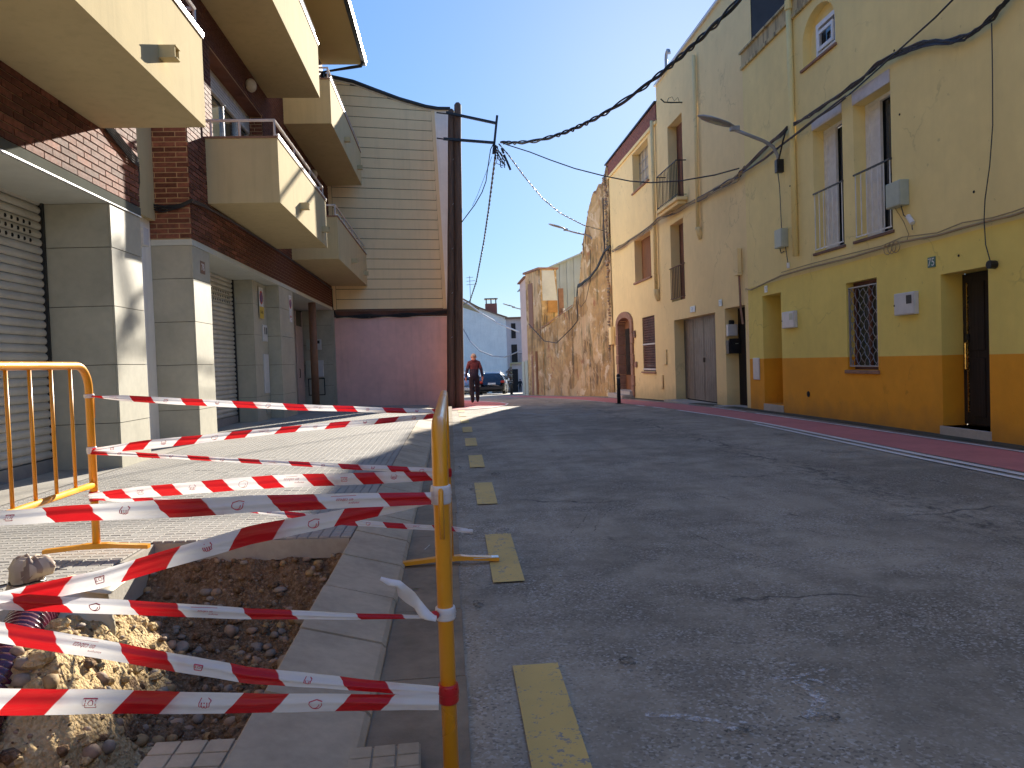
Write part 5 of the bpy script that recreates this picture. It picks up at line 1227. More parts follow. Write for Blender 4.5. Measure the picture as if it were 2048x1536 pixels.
# ------------------------------------------------------------------ bollards
def bollard(label, x, y, h, g_=None):
    t = thing('bollard', label, 'bollard', (x, y, gz(y)), 'black bollards along the red footpath'); z = gz(y)
    q = MB(); q.lathe((x,y,z), [(.055,0),(.052,h*.62),(.060,h*.66),(.052,h*.70),(.050,h*.86)], 14); q.build('post', K['dark_metal'], t, smooth=True)
    q = MB(); q.lathe((x,y,z), [(.0525,h*.86),(.0525,h*.905)], 14); q.build('band', K['metal_grey'], t)
    q = MB(); q.lathe((x,y,z), [(.052,h*.905),(.056,h*.93),(.05,h*.97),(.025,h),(.004,h*1.004)], 14); q.build('cap', K['dark_metal'], t, smooth=True)
    q = MB(); q.lathe((x,y,z), [(.11,0),(.11,.012),(.06,.02)], 14); q.build('base_plate', K['dark_metal'], t)
bollard('near bollard standing on the edge of the red footpath before the arched doorway', 4.82, 21.2, .86)
bollard('far bollard, left of the distant pair', 3.73, 46, .86); bollard('far bollard, right of the distant pair', 4.0, 48.5, .86)
# ------------------------------------------------------------------ crowd barriers
def barrier(label, x, yn, yf, zg, h, nb, bars_from, lean=0, zlow=.38):
    t = thing('crowd_barrier', label, 'barrier', (x, (yn+yf)/2, zg), 'orange tubular crowd barriers'); r = .0212; R_ = .13
    def arc_(y, s):   # rounded corner
        return [(x, y+s*(R_-R_*cos(a*pi/16)) , zg+h-R_+R_*sin(a*pi/16)) for a in range(9)]
    q = MB(); pts = [(x, yn, zg+.02), (x, yn, zg+h-R_-.05)]+arc_(yn, 1)+[p for p in reversed(arc_(yf, -1))]+[(x, yf, zg+h-R_-.05), (x, yf, zg+.02)]
    q.tube(pts, r, 16); q.build('frame_tube', K['orange'], t, smooth=True)
    q = MB(); q.tube([(x, yn+.02, zg+zlow), (x, yf-.02, zg+zlow)], r*.85, 12); q.build('lower_rail', K['orange'], t, smooth=True)
    for i in range(nb):
        y = bars_from-.195*i
        if y < yn+.12: break
        q = MB(); q.tube([(x, y, zg+zlow+.012), (x, y, zg+h-.01)], .0095, 8); q.build('bar', K['orange'], t, smooth=True)
    for y in (yn, yf):
        q = MB(); w_ = .285; m_ = [(-w_,.0),(-w_,.022),(-.11,.036),(-.06,.043),(.06,.043),(.11,.036),(w_,.022),(w_,0),(.10,.014),(-.10,.014)]
        q.prism([(x+a, zg+b) for a, b in m_], 'y', y-.022, y+.022); q.build('foot', K['orange'], t, bevel=.003)
    for s, y in ((1, yf), (-1, yn)):
        for z in (zg+h-.17,):
            q = MB(); q.tube([(x, y, z),(x, y+s*.045, z),(x, y+s*.048, z-.015),(x, y+s*.048, z-.125)], .007, 6); q.build('hook', K['orange'], t, smooth=True)
    return t
LB = barrier('orange barrier on the pavement at the left edge, in sunlight', -2.02, 2.15, 4.39, .195, 1.045, 12, 4.19, zlow=.375)
RB = barrier('orange barrier seen end on at the edge of the road', -.035, 2.02, 4.39, .012, 1.0, 12, 4.19)
q = MB(); q.box(.10,.247,4.367,4.413,.0335,.0375); q.build('worn_patch', K['alu'], RB)
# ------------------------------------------------------------------ barrier tape
GR = 'red and white tape strands'
def hand(mb, c, s):
    for dx, h_ in ((-.6,.75),(-.2,1.0),(.2,.95),(.6,.7)):
        pts = [(c[0]+(dx-.17)*s, c[1]-.2*s), (c[0]+(dx-.17)*s, c[1]+(h_-.2)*s*.7), (c[0]+dx*s, c[1]+h_*s*.7), (c[0]+(dx+.17)*s, c[1]+(h_-.2)*s*.7), (c[0]+(dx+.17)*s, c[1]-.2*s)]; mb.append(pts)
    mb.append([(c[0]-.8*s,c[1]-.1*s),(c[0]-1.0*s,c[1]-.4*s),(c[0]-.5*s,c[1]-.8*s)]); mb.append([(c[0]+.77*s,c[1]-.1*s),(c[0]+.5*s,c[1]-.8*s)])
def helmet(mb, c, s):
    mb.append([(c[0]+s*cos(a), c[1]+s*sin(a)*.9) for a in [pi*1.1-i*pi*1.25/10 for i in range(11)]])
    mb.append([(c[0]+.2*s+s*.75*cos(a), c[1]+s*.8*sin(a)) for a in [pi*1.0-i*pi*.6/8 for i in range(9)]]); mb.append([(c[0]-1.1*s,c[1]-.5*s),(c[0]-.2*s,c[1]-.7*s),(c[0]+1.0*s,c[1]-.4*s)])
def badge(mb, c, s):
    mb.append([(c[0]-.9*s,c[1]-.6*s),(c[0]-.7*s,c[1]+.6*s),(c[0]+.7*s,c[1]+.6*s),(c[0]+.9*s,c[1]-.6*s),(c[0]-.9*s,c[1]-.6*s)])
def tape(label, path, widths, slant=1, phase=0, y=2.16, sag=0, twist=None, prints=True, wr=.003):
    """ribbon along path [(x, z)] at depth y (y may be a list); widths [(t, w)]"""
    if (y if not isinstance(y, (tuple,list)) else y[0]) < 3: path = [(p*NS, nz(q)) for p, q in path]; widths = [(a, b*NS) for a, b in widths]
    t = thing('barrier_tape', label, 'barrier tape', (path[0][0], y if not isinstance(y, (tuple,list)) else y[0], path[0][1]), GR)
    n = 110; L = [0]
    for a, b in zip(path, path[1:]): L.append(L[-1]+math.hypot(b[0]-a[0], b[1]-a[1]))
    def at(s):
        for i in range(len(L)-1):
            if s <= L[i+1] or i == len(L)-2:
                q = (s-L[i])/max(1e-6, L[i+1]-L[i]); return (path[i][0]+(path[i+1][0]-path[i][0])*q, path[i][1]+(path[i+1][1]-path[i][1])*q)
    m = MB(); rows = []; NV = 9; ph = random.uniform(0, 50)
    def yy(u): return y if not isinstance(y, (tuple,list)) else y[0]+(y[1]-y[0])*u
    def surf(s, v, off=0):
        u = s/L[-1]; p = at(s); p2 = at(min(L[-1], s+.01)); p1 = at(max(0, s-.01)); dx, dz = p2[0]-p1[0], p2[1]-p1[1]; l = math.hypot(dx, dz) or 1; nx_, nz_ = -dz/l, dx/l
        if nz_ < 0: nx_, nz_ = -nx_, -nz_
        w_ = lerp(widths, u); tw = lerp(twist, u) if twist else 0; a = (v-.5)
        bulge = .012*(w_/.07)*sin(pi*v)*.6 + wr*noise.noise(Vector((s*3, v*2.2, ph)))*2 + wr*.8*noise.noise(Vector((s*14, v*5, ph)))
        vf = .5+.42*noise.noise(Vector((s*1.7,ph,7))); bulge += .007*math.exp(-((v-vf)/.13)**2)-.004*math.exp(-((v-vf-.22)/.1)**2)
        sg = -4*sag*u*(1-u)
        return (p[0]+nx_*a*w_*cos(tw), yy(u)+a*w_*sin(tw)-bulge-off, p[1]+nz_*a*w_*cos(tw)+sg+.002*noise.noise(Vector((s*6,0,ph))))
    for i in range(n+1):
        for j in range(NV+1): m.v.append(surf(L[-1]*i/n, j/NV))
    for i in range(n):
        for j in range(NV):
            a = i*(NV+1)+j; m.f.append((a, a+1, a+NV+2, a+NV+1)); m.m.append(0)
            f_ = lambda ii, jj: (phase+L[-1]*ii/n, slant*.062*(lerp(widths, ii/n)/.07)*(jj/NV)+.001)
            m.uv.append([f_(i,j), f_(i,j+1), f_(i+1,j+1), f_(i+1,j)])
    m.build('film', K['tape'], t, smooth=True)
    if prints:
        # centre of the white gaps: fract((u+slant*.05)/.3) ~ .72
        s = .28*(.715) - phase - slant*.03
        while s < 0: s += .28
        k = int(ph) % 4
        while s < L[-1]-.07:
            w_ = lerp(widths, s/L[-1])
            if w_ > .03:
                lines = []; fl = -1; sc = w_*.30; c = (0, 0)
                kind = k % 4
                if kind == 0: hand(lines, (0, -.1*sc), sc)
                elif kind == 1: helmet(lines, (0,0), sc*1.1)
                elif kind == 3: badge(lines, (0,0), sc)
                pm = MB(); lw = .0011
                def uvp(px_, pz_): return surf(s+fl*px_, .5+fl*pz_/w_, .0022)
                for ln in lines:
                    for a, b in zip(ln, ln[1:]):
                        dx, dz = b[0]-a[0], b[1]-a[1]; l = math.hypot(dx, dz) or 1; nx_, nz_ = -dz/l*lw, dx/l*lw
                        pm.face([uvp(a[0]-nx_,a[1]-nz_), uvp(b[0]-nx_,b[1]-nz_), uvp(b[0]+nx_,b[1]+nz_), uvp(a[0]+nx_,a[1]+nz_)])
                if lines: pm.build('printed_outline', K['print'], t)
                texts = {2: [('siempre', .016, -.030, .010, .4), ('en cabeza', .021, .012, -.008, .4)], 3: [('IOT', .022, 0, -.004, 0)]}.get(kind, [])
                for s_, sz, ox, oz, sh in texts:
                    me = text_mesh(s_, sz*w_/.07, 0, sh); me.materials.clear(); me.materials.append(K['print'])
                    off = OFF[t]
                    for v in me.vertices:
                        p = uvp(v.co.x+ox*w_/.07, v.co.y+oz*w_/.07); v.co = (p[0]-off[0], p[1]-off[1]-.0006, p[2]-off[2])
                    o_ = bpy.data.objects.new('printed_words', me); scene.collection.objects.link(o_); o_.parent = t
                if kind == 2:
                    pm = MB(); pm.face([uvp(-.02,-.024*w_/.07), uvp(.045,-.021*w_/.07), uvp(.045,-.0225*w_/.07), uvp(-.02,-.0258*w_/.07)]); pm.build('underline', K['print'], t)
            s += .28; k += 1
    return t
YN = 1.98; NS = .926
def nz(z): return 1.176+(z-1.176)*NS
# far group, between the far ends of the two barriers
XLB, XRB = -2.0, -.05
tape('thin tape, highest of the far strands, from the top of the left barrier', [(-1.99,1.07),(-1.0,.985),(XRB,.905)], [(0,.012),(.08,.040),(.6,.036),(1,.03)], 1, .05, 4.36, .01, [(0,.9),(.3,.2),(1,.5)])
tape('rising far tape from the middle of the left barrier post', [(-2.0,.765),(-1.0,.835),(XRB,.885)], [(0,.03),(.15,.055),(.7,.04),(1,.03)], -1, .12, 4.35, 0, [(0,.3),(.5,.7),(1,.4)])
tape('falling far tape leaving the same post mark as the rising one', [(-2.0,.760),(-1.0,.655),(-.03,.555)], [(0,.03),(.3,.032),(1,.038)], 1, .02, 4.34, 0, [(0,.6),(.5,.9),(1,.3)])
tape('broad far tape at the height of the lower rail', [(-2.02,.515),(-1.6,.53),(-1.0,.55),(-.03,.535)], [(0,.03),(.12,.062),(.5,.075),(.85,.065),(1,.04)], 1, .17, 4.33, 0)
tape('lowest far tape, twisted, ending in a loose tip beyond the right barrier', [(-2.02,.505),(-1.3,.42),(-.6,.29),(-.03,.225),(.07,.205)], [(0,.02),(.2,.045),(.5,.04),(1,.028)], 1, .03, 4.345, 0, [(0,.2),(.35,.9),(.7,.5),(1,.6)])
# near group
tape('upper near tape running level from the left edge to the post', [(-1.95,.83),(-1.25,.802),(-.58,.806),(-.065,.797)], [(0,.04),(.35,.038),(.62,.050),(.8,.045),(1,.034)], 1, .04, YN, 0, [(0,.3),(.6,.1),(1,.3)])
tape('near tape falling away to the lower left behind the level one', [(-1.95,.40),(-1.26,.565),(-1.0,.61),(-.58,.712),(-.065,.79)], [(0,.05),(.4,.05),(.75,.052),(1,.03)], -1, .16, YN+.03, 0, [(0,.2),(.5,.4),(1,.2)])
tape('middle near tape tied to the post with a knot', [(-1.95,.62),(-1.25,.578),(-.59,.50),(-.3,.475),(-.062,.457)], [(0,.045),(.35,.048),(.7,.033),(.9,.018),(1,.012)], 1, .12, YN-.005, 0, [(0,0),(.6,.2),(1,.8)])
tape('near tape falling from the left edge to the red wrapped post', [(-1.95,.63),(-1.25,.487),(-.6,.325),(-.065,.238)], [(0,.055),(.35,.054),(.7,.044),(1,.028)], 1, .13, YN+.004, 0, [(0,0),(.6,.3),(1,.5)])
tape('lowest and widest near tape, wrapped red around the post', [(-1.95,.335),(-1.27,.305),(-.6,.252),(-.065,.215)], [(0,.075),(.38,.074),(.6,.062),(.85,.052),(1,.042)], -1, .20, YN-.012, 0)
def wrap(label, x, y, z, h_, mat, r=.0235, name='tape_wrap'):
    t = thing(name, label, 'tape wrap', (x, y, z), 'turns of tape around the barrier posts'); q = MB(); n = 18
    for k in range(3):
        zz = z+(k-1)*h_*.22
        q.lathe((x,y,zz-h_*.28), [(r+.001*k,0),(r+.003+.001*k,h_*.1),(r+.0025,h_*.45),(r+.001*k,h_*.56)], n)
    q.build('turn', K[mat], t, smooth=True); return t
wrap('white turns of tape high on the near post', -.035, 2.02, nz(.80), .05, 'tape_white', .0245); q = MB(); 
wrap('red turn of tape low on the near post', -.035, 2.02, nz(.215), .052, 'tape_red', .0245)
w3 = wrap('white turns and knot of tape at mid height on the near post', -.035, 2.02, nz(.452), .034, 'tape_white', .0245)
q = MB(); q.ball((-.064,1.99,nz(.458)), (.014,.012,.012), 0, 8, 6); q.build('knot', K['tape_red'], w3, smooth=True)
wrap('red turn of tape on the far post of the right barrier', -.035, 4.39, .545, .05, 'tape_red'); wrap('white turn of tape at the top of the left barrier post', -2.02, 4.39, 1.07, .022, 'tape_white')
wrap('pale turn of tape half way down the left barrier post', -2.02, 4.39, .765, .04, 'tape_white'); wrap('red turn of tape beside the lower rail of the left barrier', -2.02, 4.39, .505, .055, 'tape_red')
m = MB(); P = [(-.215,.582),(-.19,.572),(-.165,.568),(-.155,.545),(-.135,.522),(-.115,.50),(-.10,.478),(-.085,.470),(-.064,.460)]; W_ = [.003,.010,.014,.034,.038,.026,.024,.014,.008]
for i, ((x, z), w_) in enumerate(zip([(a*NS, nz(b)) for a, b in P], W_)):
    m.v += [(x-w_*.35, 1.96-.02*sin(i*1.1), z-w_*.45), (x, 1.945-.02*sin(i*1.1), z), (x+w_*.35, 1.96+.012*cos(i), z+w_*.45)]
for i in range(len(P)-1):
    for j in (0,1): m.f.append((i*3+j,i*3+j+1,i*3+j+4,i*3+j+3)); m.m.append(0); m.uv.append([(0,0)]*4)
o = m.build('tape_end', K['tape_white'], smooth=True); tag(o, 'loose crumpled white tape end floating left of the knot', 'tape end')
q = MB(); q.tube([(.035,4.345,.208),(.10,4.34,.203)], .012, 6); o = q.build('tape_end', K['tape_white']); tag(o, 'short rolled tape tip sticking out behind the right barrier', 'tape end')
# ------------------------------------------------------------------ corrugated pipe, sack and plastic sheet
cp = thing('corrugated_pipe', 'ribbed maroon plastic conduit coming out of the sand under the sackcloth', 'pipe', (-1.6, 3.2, .2)); m = MB()
ax = [Vector((-1.80,3.42,.20)), Vector((-1.70,3.12,.225)), Vector((-1.60,2.82,.205)), Vector((-1.52,2.5,.15)), Vector((-1.46,2.2,.09)), Vector((-1.42,1.9,.03))]
pts, rs = [], []; 
for a, b in zip(ax, ax[1:]):
    for k in range(40): pts.append(a.lerp(b, k/40))
for i in range(len(pts)): rs.append(.074+.0075*(1 if (i % 5) in (0,1,2) else -1))
m.tube(pts, rs, 22); m.build('conduit', K['maroon'], cp, smooth=True)
for a in (0,): pass
sk = thing('sackcloth', 'crumpled beige sackcloth tied with black string over the pipe end', 'sack', (-1.85, 3.5, .15)); m = MB(); n = 40; rings = []
prof = [(.33,.005),(.27,.03),(.215,.065),(.165,.11),(.118,.155),(.088,.19),(.080,.203),(.098,.222),(.118,.245),(.124,.268),(.112,.290),(.085,.305),(.045,.311),(.0,.30)]
for k, (r, z) in enumerate(prof):
    for j in range(n):
        a = 2*pi*j/n; am = .05 if k > 6 else .20*(1-k/9); f = 1+am*sin(a*6+k*.25)+am*.6*sin(a*11+1.3*k*.3)+.20*noise.noise(Vector((cos(a)*1.6,sin(a)*1.6,k*.45)))+(.10*noise.noise(Vector((cos(a)*5,sin(a)*5,k*1.1))))
        zz = .10+z+(.030*noise.noise(Vector((cos(a)*2.2,sin(a)*2.2,k*.6))) if k > 7 else 0)
        sc_ = .80 if k > 3 else 1.0; m.v.append((-1.95+r*sc_*f*cos(a)*.95+.02*(k>7), 3.56+r*sc_*f*sin(a)*.7, zz-.045))
for i in range(len(prof)-1):
    for j in range(n): m.f.append((i*n+j,i*n+(j+1)%n,(i+1)*n+(j+1)%n,(i+1)*n+j)); m.m.append(0); m.uv.append([(0,0)]*4)

for f_i, f_ in enumerate(m.f):
    rr_ = f_i//n
    if rr_ >= 5 and noise.noise(Vector((m.v[f_[0]][0]*22, m.v[f_[0]][1]*22, m.v[f_[0]][2]*14))) > .12: m.m[f_i] = 1  # noise-picked faces of the bunched top carry fold shading in their colour
m.build('cloth', [K['cloth'], K['cloth_shade']], sk, smooth=True)
q = MB(); q.tube([(-1.95+.074*cos(a*pi/8), 3.56+.054*sin(a*pi/8), .258+.006*sin(a)) for a in range(17)], .004, 5); q.tube([(-1.95-.07,3.53,.258),(-2.15,3.42,.25),(-2.4,3.3,.22)], .0035, 5); q.build('string', K['black'], sk)
ps = thing('plastic_sheet', 'stiff cream plastic sheet curling out of the sand beside the pipe', 'plastic sheet', (-1.65, 3.3, .1)); m = MB()
nu, nv = 14, 10
for i in range(nu+1):
    for j in range(nv+1):
        u, v = i/nu, j/nv; x = -1.80+.27*u+.02*sin(v*5); y = 3.28+.16*u*u-.04*sin(v*3)+.03*v; z = .04+(.235-.02*u)*v+.015*sin(u*6+v*2)-(.10*max(0,u-.5))*(1-v)
        m.v.append((x, y, z))
for i in range(nu):
    for j in range(nv): a = i*(nv+1)+j; m.f.append((a,a+1,a+nv+2,a+nv+1)); m.m.append(0); m.uv.append([(0,0)]*4)
o = m.build('sheet', K['sheet'], ps, smooth=True); sm = o.modifiers.new('solid','SOLIDIFY'); sm.thickness = .004
m = MB()
for i in range(9):
    for j in range(5): u, v = i/8, j/4; m.v.append((-1.86+.36*u, 3.36+.16*v, .225+.035*sin(u*3.1)+.02*v+.006*sin(u*14+v*3)))
for i in range(8):
    for j in range(4): a = i*5+j; m.f.append((a,a+1,a+6,a+5)); m.m.append(0); m.uv.append([(0,0)]*4)
o = m.build('folded_flap', K['sheet'], ps, smooth=True); sm = o.modifiers.new('solid','SOLIDIFY'); sm.thickness = .004
# small litter and marks
q = MB(); q.box(-.235,-.205,3.93,3.942,.002,.006); o = q.build('litter', simple('lime_plastic',(.35,.7,.05),.5)); tag(o, 'tiny lime green scrap in the gutter by the barrier foot', 'litter')
q = MB(); q.tube([(-.2,4.75,.01),(-.17,4.86,.012)], .003, 5); o = q.build('twig', K['white_cable']); tag(o, 'short pale twig lying in the gutter beyond the barrier foot', 'twig')
def mat_chalk():
    m = NT('chalk_mark_film'); p = m.pos(); n1 = m.noise(p, 26, 5, .8); m.b.inputs['Base Color'].default_value = (.74,.73,.74,1); m.b.inputs['Roughness'].default_value = .9
    tr = m.n('ShaderNodeBsdfTransparent'); mx = m.n('ShaderNodeMixShader', i_0=m.ramp(n1, [(.45, 0), (.62, .75)])); m.link(tr.outputs[0], mx.inputs[1]); m.link(m.b.outputs[0], mx.inputs[2]); m.link(mx.outputs[0], m.o.inputs[0]); return m.mat
K['chalk'] = mat_chalk()
def chalk(strokes):
    mb = MB()
    for ln, w_ in strokes:
        for (a, b) in zip(ln, ln[1:]):
            d = Vector((b[0]-a[0], b[1]-a[1])); d.normalize(); nx_, ny_ = -d.y*w_, d.x*w_; mb.face([(a[0]-nx_,a[1]-ny_,.0045),(b[0]-nx_,b[1]-ny_,.0045),(b[0]+nx_,b[1]+ny_,.0045),(a[0]+nx_,a[1]+ny_,.0045)])
    mb.build('chalk_mark', K['chalk'], kind='structure')
chalk([([(.60,2.395),(.67,2.375),(.74,2.35),(.80,2.315),(.85,2.25)], .017), ([(.62,2.38),(.72,2.345),(.82,2.29)], .006), ([(1.12,2.59),(1.20,2.585),(1.28,2.61),(1.36,2.64)], .010), ([(1.19,2.56),(1.21,2.48),(1.20,2.40),(1.15,2.33),(1.09,2.30)], .020), ([(1.25,2.57),(1.29,2.50),(1.31,2.44)], .010), ([(.88,2.30),(.93,2.27)], .008), ([(1.2,2.68),(1.27,2.70)], .008)])
chalk([([(1.6,17.4),(2.0,16.2),(2.8,15.8),(3.3,16.2)], .08), ([(2.2,16.9),(3.2,17.3),(4.0,16.9)], .06)])
def mat_oil():
    m = NT('oil_stain_film'); p = m.pos(); n1 = m.noise(p, 38, 5, .8); m.b.inputs['Base Color'].default_value = (.028,.025,.022,1); m.b.inputs['Roughness'].default_value = .8
    tr = m.n('ShaderNodeBsdfTransparent'); mx = m.n('ShaderNodeMixShader', i_0=m.ramp(n1, [(.46, 0), (.62, .75)])); m.link(tr.outputs[0], mx.inputs[1]); m.link(m.b.outputs[0], mx.inputs[2]); m.link(mx.outputs[0], m.o.inputs[0]); return m.mat
K['oil'] = mat_oil()
mb = MB()
for cx, cy, rx, ry in ((.64,2.81,.035,.05),(.86,2.235,.05,.03),(1.14,2.28,.06,.05),(.10,3.62,.03,.07),(.44,7.84,.05,.12),(.33,5.18,.05,.06)):
    mb.face([(cx+rx*cos(a*pi/8)*(1+.35*noise.noise(Vector((cx*9+cos(a*pi/8),cy*9+sin(a*pi/8),0)))), cy+ry*sin(a*pi/8)*(1+.35*noise.noise(Vector((cx*5+cos(a*pi/8),cy*5+sin(a*pi/8),4)))), gz(cy)+.0135) for a in range(16)])
mb.build('oil_stain', K['oil'], kind='structure')
# cracked patch of asphalt: thin dark branching seams
mb = MB()
def seam(pts, w_):
    for a, b in zip(pts, pts[1:]):
        n_ = 6
        for i in range(n_):
            p = [a[k]+(b[k]-a[k])*i/n_ for k in (0,1)]; q = [a[k]+(b[k]-a[k])*(i+1)/n_ for k in (0,1)]
            j = lambda P: (P[0]+.025*noise.noise(Vector((P[0]*9,P[1]*9,0))), P[1]+.03*noise.noise(Vector((P[0]*9,P[1]*9,5)))); p, q = j(p), j(q)
            d = Vector((q[0]-p[0], q[1]-p[1])); 
            if d.length < 1e-5: continue
            d.normalize(); x_, y_ = -d.y*w_, d.x*w_; mb.face([(p[0]-x_,p[1]-y_,.0042),(q[0]-x_,q[1]-y_,.0042),(q[0]+x_,q[1]+y_,.0042),(p[0]+x_,p[1]+y_,.0042)])
for pts in ([(.78,5.0),(.92,5.35),(1.05,5.75),(1.22,6.1),(1.4,6.35)],[(.95,5.05),(1.06,5.4),(1.22,5.75)],[(1.05,5.75),(.9,5.85),(.75,5.8)],[(1.55,4.9),(1.62,4.4),(1.8,4.05),(2.1,3.85)],[(1.8,4.05),(1.6,3.95)],[(1.9,5.2),(2.2,4.9),(2.5,4.4),(2.7,4.1)]): seam(pts, .0045)
mb.build('asphalt_crack', K['oil'], kind='structure')
# ------------------------------------------------------------------ people
def skin_body(name, J, E_, R, mats, matf, parent, scale=1.0):
    me = bpy.data.meshes.new(name); ks = list(J); me.from_pydata([J[k] for k in ks], [(ks.index(a), ks.index(b)) for a, b in E_], [])
    o = bpy.data.objects.new(name, me); scene.collection.objects.link(o)
    md = o.modifiers.new('skin', 'SKIN'); md.use_smooth_shade = True
    for i, k in enumerate(ks):
        sv = me.skin_vertices[0].data[i]; r = R[k]; sv.radius = (r, r) if not isinstance(r, tuple) else r; sv.use_root = (k == 'pelvis')
    sb = o.modifiers.new('sub', 'SUBSURF'); sb.levels = 1; sb.render_levels = 1
    dg = bpy.context.evaluated_depsgraph_get(); ev = bpy.data.meshes.new_from_object(o.evaluated_get(dg)); bpy.data.objects.remove(o)
    ev.materials.clear()
    for m_ in mats: ev.materials.append(m_)
    for p in ev.polygons: p.material_index = matf(p.center); p.use_smooth = True
    o = bpy.data.objects.new('body', ev); scene.collection.objects.link(o); o.parent = parent; o.scale = (scale,)*3; return o
def person(label, loc, cols, rz, s=1.0, small=False):
    t = bpy.data.objects.new('person', None); scene.collection.objects.link(t); t.location = loc; t.rotation_euler = (0,0,rz); t['label'] = label; t['category'] = 'person'; OFF[t] = (0,0,0)
    J = {'pelvis':(0,0,.95),'waist':(0,0,1.08),'chest':(0,.0,1.27),'ster':(0,.0,1.41),'neck':(0,.01,1.50),'head':(0,.02,1.585),'crown':(0,.015,1.69)}
    R = {'pelvis':(.165,.125),'waist':(.165,.12),'chest':(.19,.13),'ster':(.13,.10),'neck':(.060,.062),'head':(.092,.105),'crown':(.070,.08)}
    E_ = [('pelvis','waist'),('waist','chest'),('chest','ster'),('ster','neck'),('neck','head'),('head','crown')]
    for sd_, nm in ((-1,'l'),(1,'r')):
        f = .10*sd_
        J.update({nm+'sh':(.165*sd_,0,1.40), nm+'el':(.25*sd_,-.03-f*.2,1.14), nm+'wr':(.295*sd_,.04+f*.5,.89), nm+'palm':(.30*sd_,.06+f*.5,.82),
                  nm+'hip':(.095*sd_,0,.90), nm+'kn':(.105*sd_,.03+f*.7,.50), nm+'an':(.10*sd_,-.02+f*1.6,.10), nm+'heel':(.10*sd_,-.03+f*1.6,.045), nm+'toe':(.115*sd_,.12+f*1.6,.035)})
        R.update({nm+'sh':.078, nm+'el':.062, nm+'wr':.036, nm+'palm':.036, nm+'hip':.115, nm+'kn':.092, nm+'an':.072, nm+'heel':.045, nm+'toe':.035})
        E_ += [('ster',nm+'sh'),(nm+'sh',nm+'el'),(nm+'el',nm+'wr'),(nm+'wr',nm+'palm'),('pelvis',nm+'hip'),(nm+'hip',nm+'kn'),(nm+'kn',nm+'an'),(nm+'an',nm+'heel'),(nm+'heel',nm+'toe')]
        for i, (dy, l) in enumerate(((-.03,.055),(-.010,.068),(.010,.064),(.028,.05))):
            a, b = nm+'f%d'%i, nm+'g%d'%i; px, py, pz_ = J[nm+'palm']
            J[a] = (px+.0*sd_, py+dy, pz_-.045); J[b] = (px-.012*sd_, py+dy*1.1+.006, pz_-.045-l*.6); J[a+'t'] = (px-.028*sd_, py+dy*1.1+.014, pz_-.05-l); R[a] = .0105; R[b] = .0095; R[a+'t'] = .008
            E_ += [(nm+'palm', a), (a, b), (b, a+'t')]
        px, py, pz_ = J[nm+'palm']; J[nm+'th'] = (px-.02*sd_, py+.045, pz_-.01); J[nm+'tt'] = (px-.03*sd_, py+.06, pz_-.045); R[nm+'th'] = .012; R[nm+'tt'] = .009; E_ += [(nm+'palm',nm+'th'),(nm+'th',nm+'tt')]
    up, low, leg, skin_, shoe = [K[c] for c in cols]
    def mf(c):
        if c.z > 1.505: return 3
        if abs(c.x) > .25 and c.z < .90: return 3
        if c.z < .085: return 4
        if c.z > 1.20: return 0
        if c.z > .93 or abs(c.x) > .235: return 1
        return 2
    skin_body('body', J, E_, R, [up, low, leg, skin_, shoe], mf, t, s)
    hd = MB(); 
    for sd_ in (-1,1): hd.ball((.088*sd_,.01,1.60), (.016,.028,.036), 0, 8, 6)
    hd.ball((0,.118,1.595), (.016,.024,.024), 0, 8, 6); hd.build('ears_and_nose', skin_, t, smooth=True).scale = (s,)*3
    hd = MB(); 
    for sd_ in (-1,1): hd.ball((.034*sd_,.103,1.625), (.014,.010,.010), 0, 8, 6)
    hd.ball((0,.108,1.545), (.026,.010,.007), 0, 8, 6); hd.build('eyes_and_mouth', K['sill'], t).scale = (s,)*3
    return t
K['jacket_top'] = simple('maroon_jacket', (.13,.032,.04), .9); K['jacket_low'] = simple('navy_jacket', (.035,.028,.055), .85); K['trousers'] = simple('dark_trousers', (.020,.018,.028), .85)
K['skin'] = simple('skin_tone', (.62,.33,.23), .55, spec=.3); K['black_cloth'] = simple('black_cloth', (.012,.012,.016), .9); K['hair'] = simple('short_grey_hair', (.42,.33,.26), .8)
pm = person('bald man from behind in maroon and navy jacket walking away beyond the poles', (.90,27.5,gz(27.5)+.03), ('jacket_top','jacket_low','trousers','skin','black'), radians(3), 1.045)
m = MB(); m.lathe((0,.0,1.465*1.045), [(.075,0),(.085,.03),(.072,.05)], 12); m.lathe((0,-.07,1.43*1.045), [(.03,0),(.075,.02),(.07,.06),(.03,.075)], 10); m.build('hood', K['jacket_top'], pm, smooth=True)
m = MB(); m.ball((0,-.005,1.645*1.045), (.092,.108,.088), 0, 12, 8); m.build('cropped_hair', K['hair'], pm, smooth=True)
pf = person('tiny distant figure in black on the far pavement', (7.5,80,gz(80)), ('black_cloth','black_cloth','black_cloth','skin','black'), radians(0), .80)
m = MB(); m.ball((0,-.005,1.645*.8), (.078,.09,.078), 0, 10, 8); m.build('dark_hair', K['black_cloth'], pf, smooth=True)
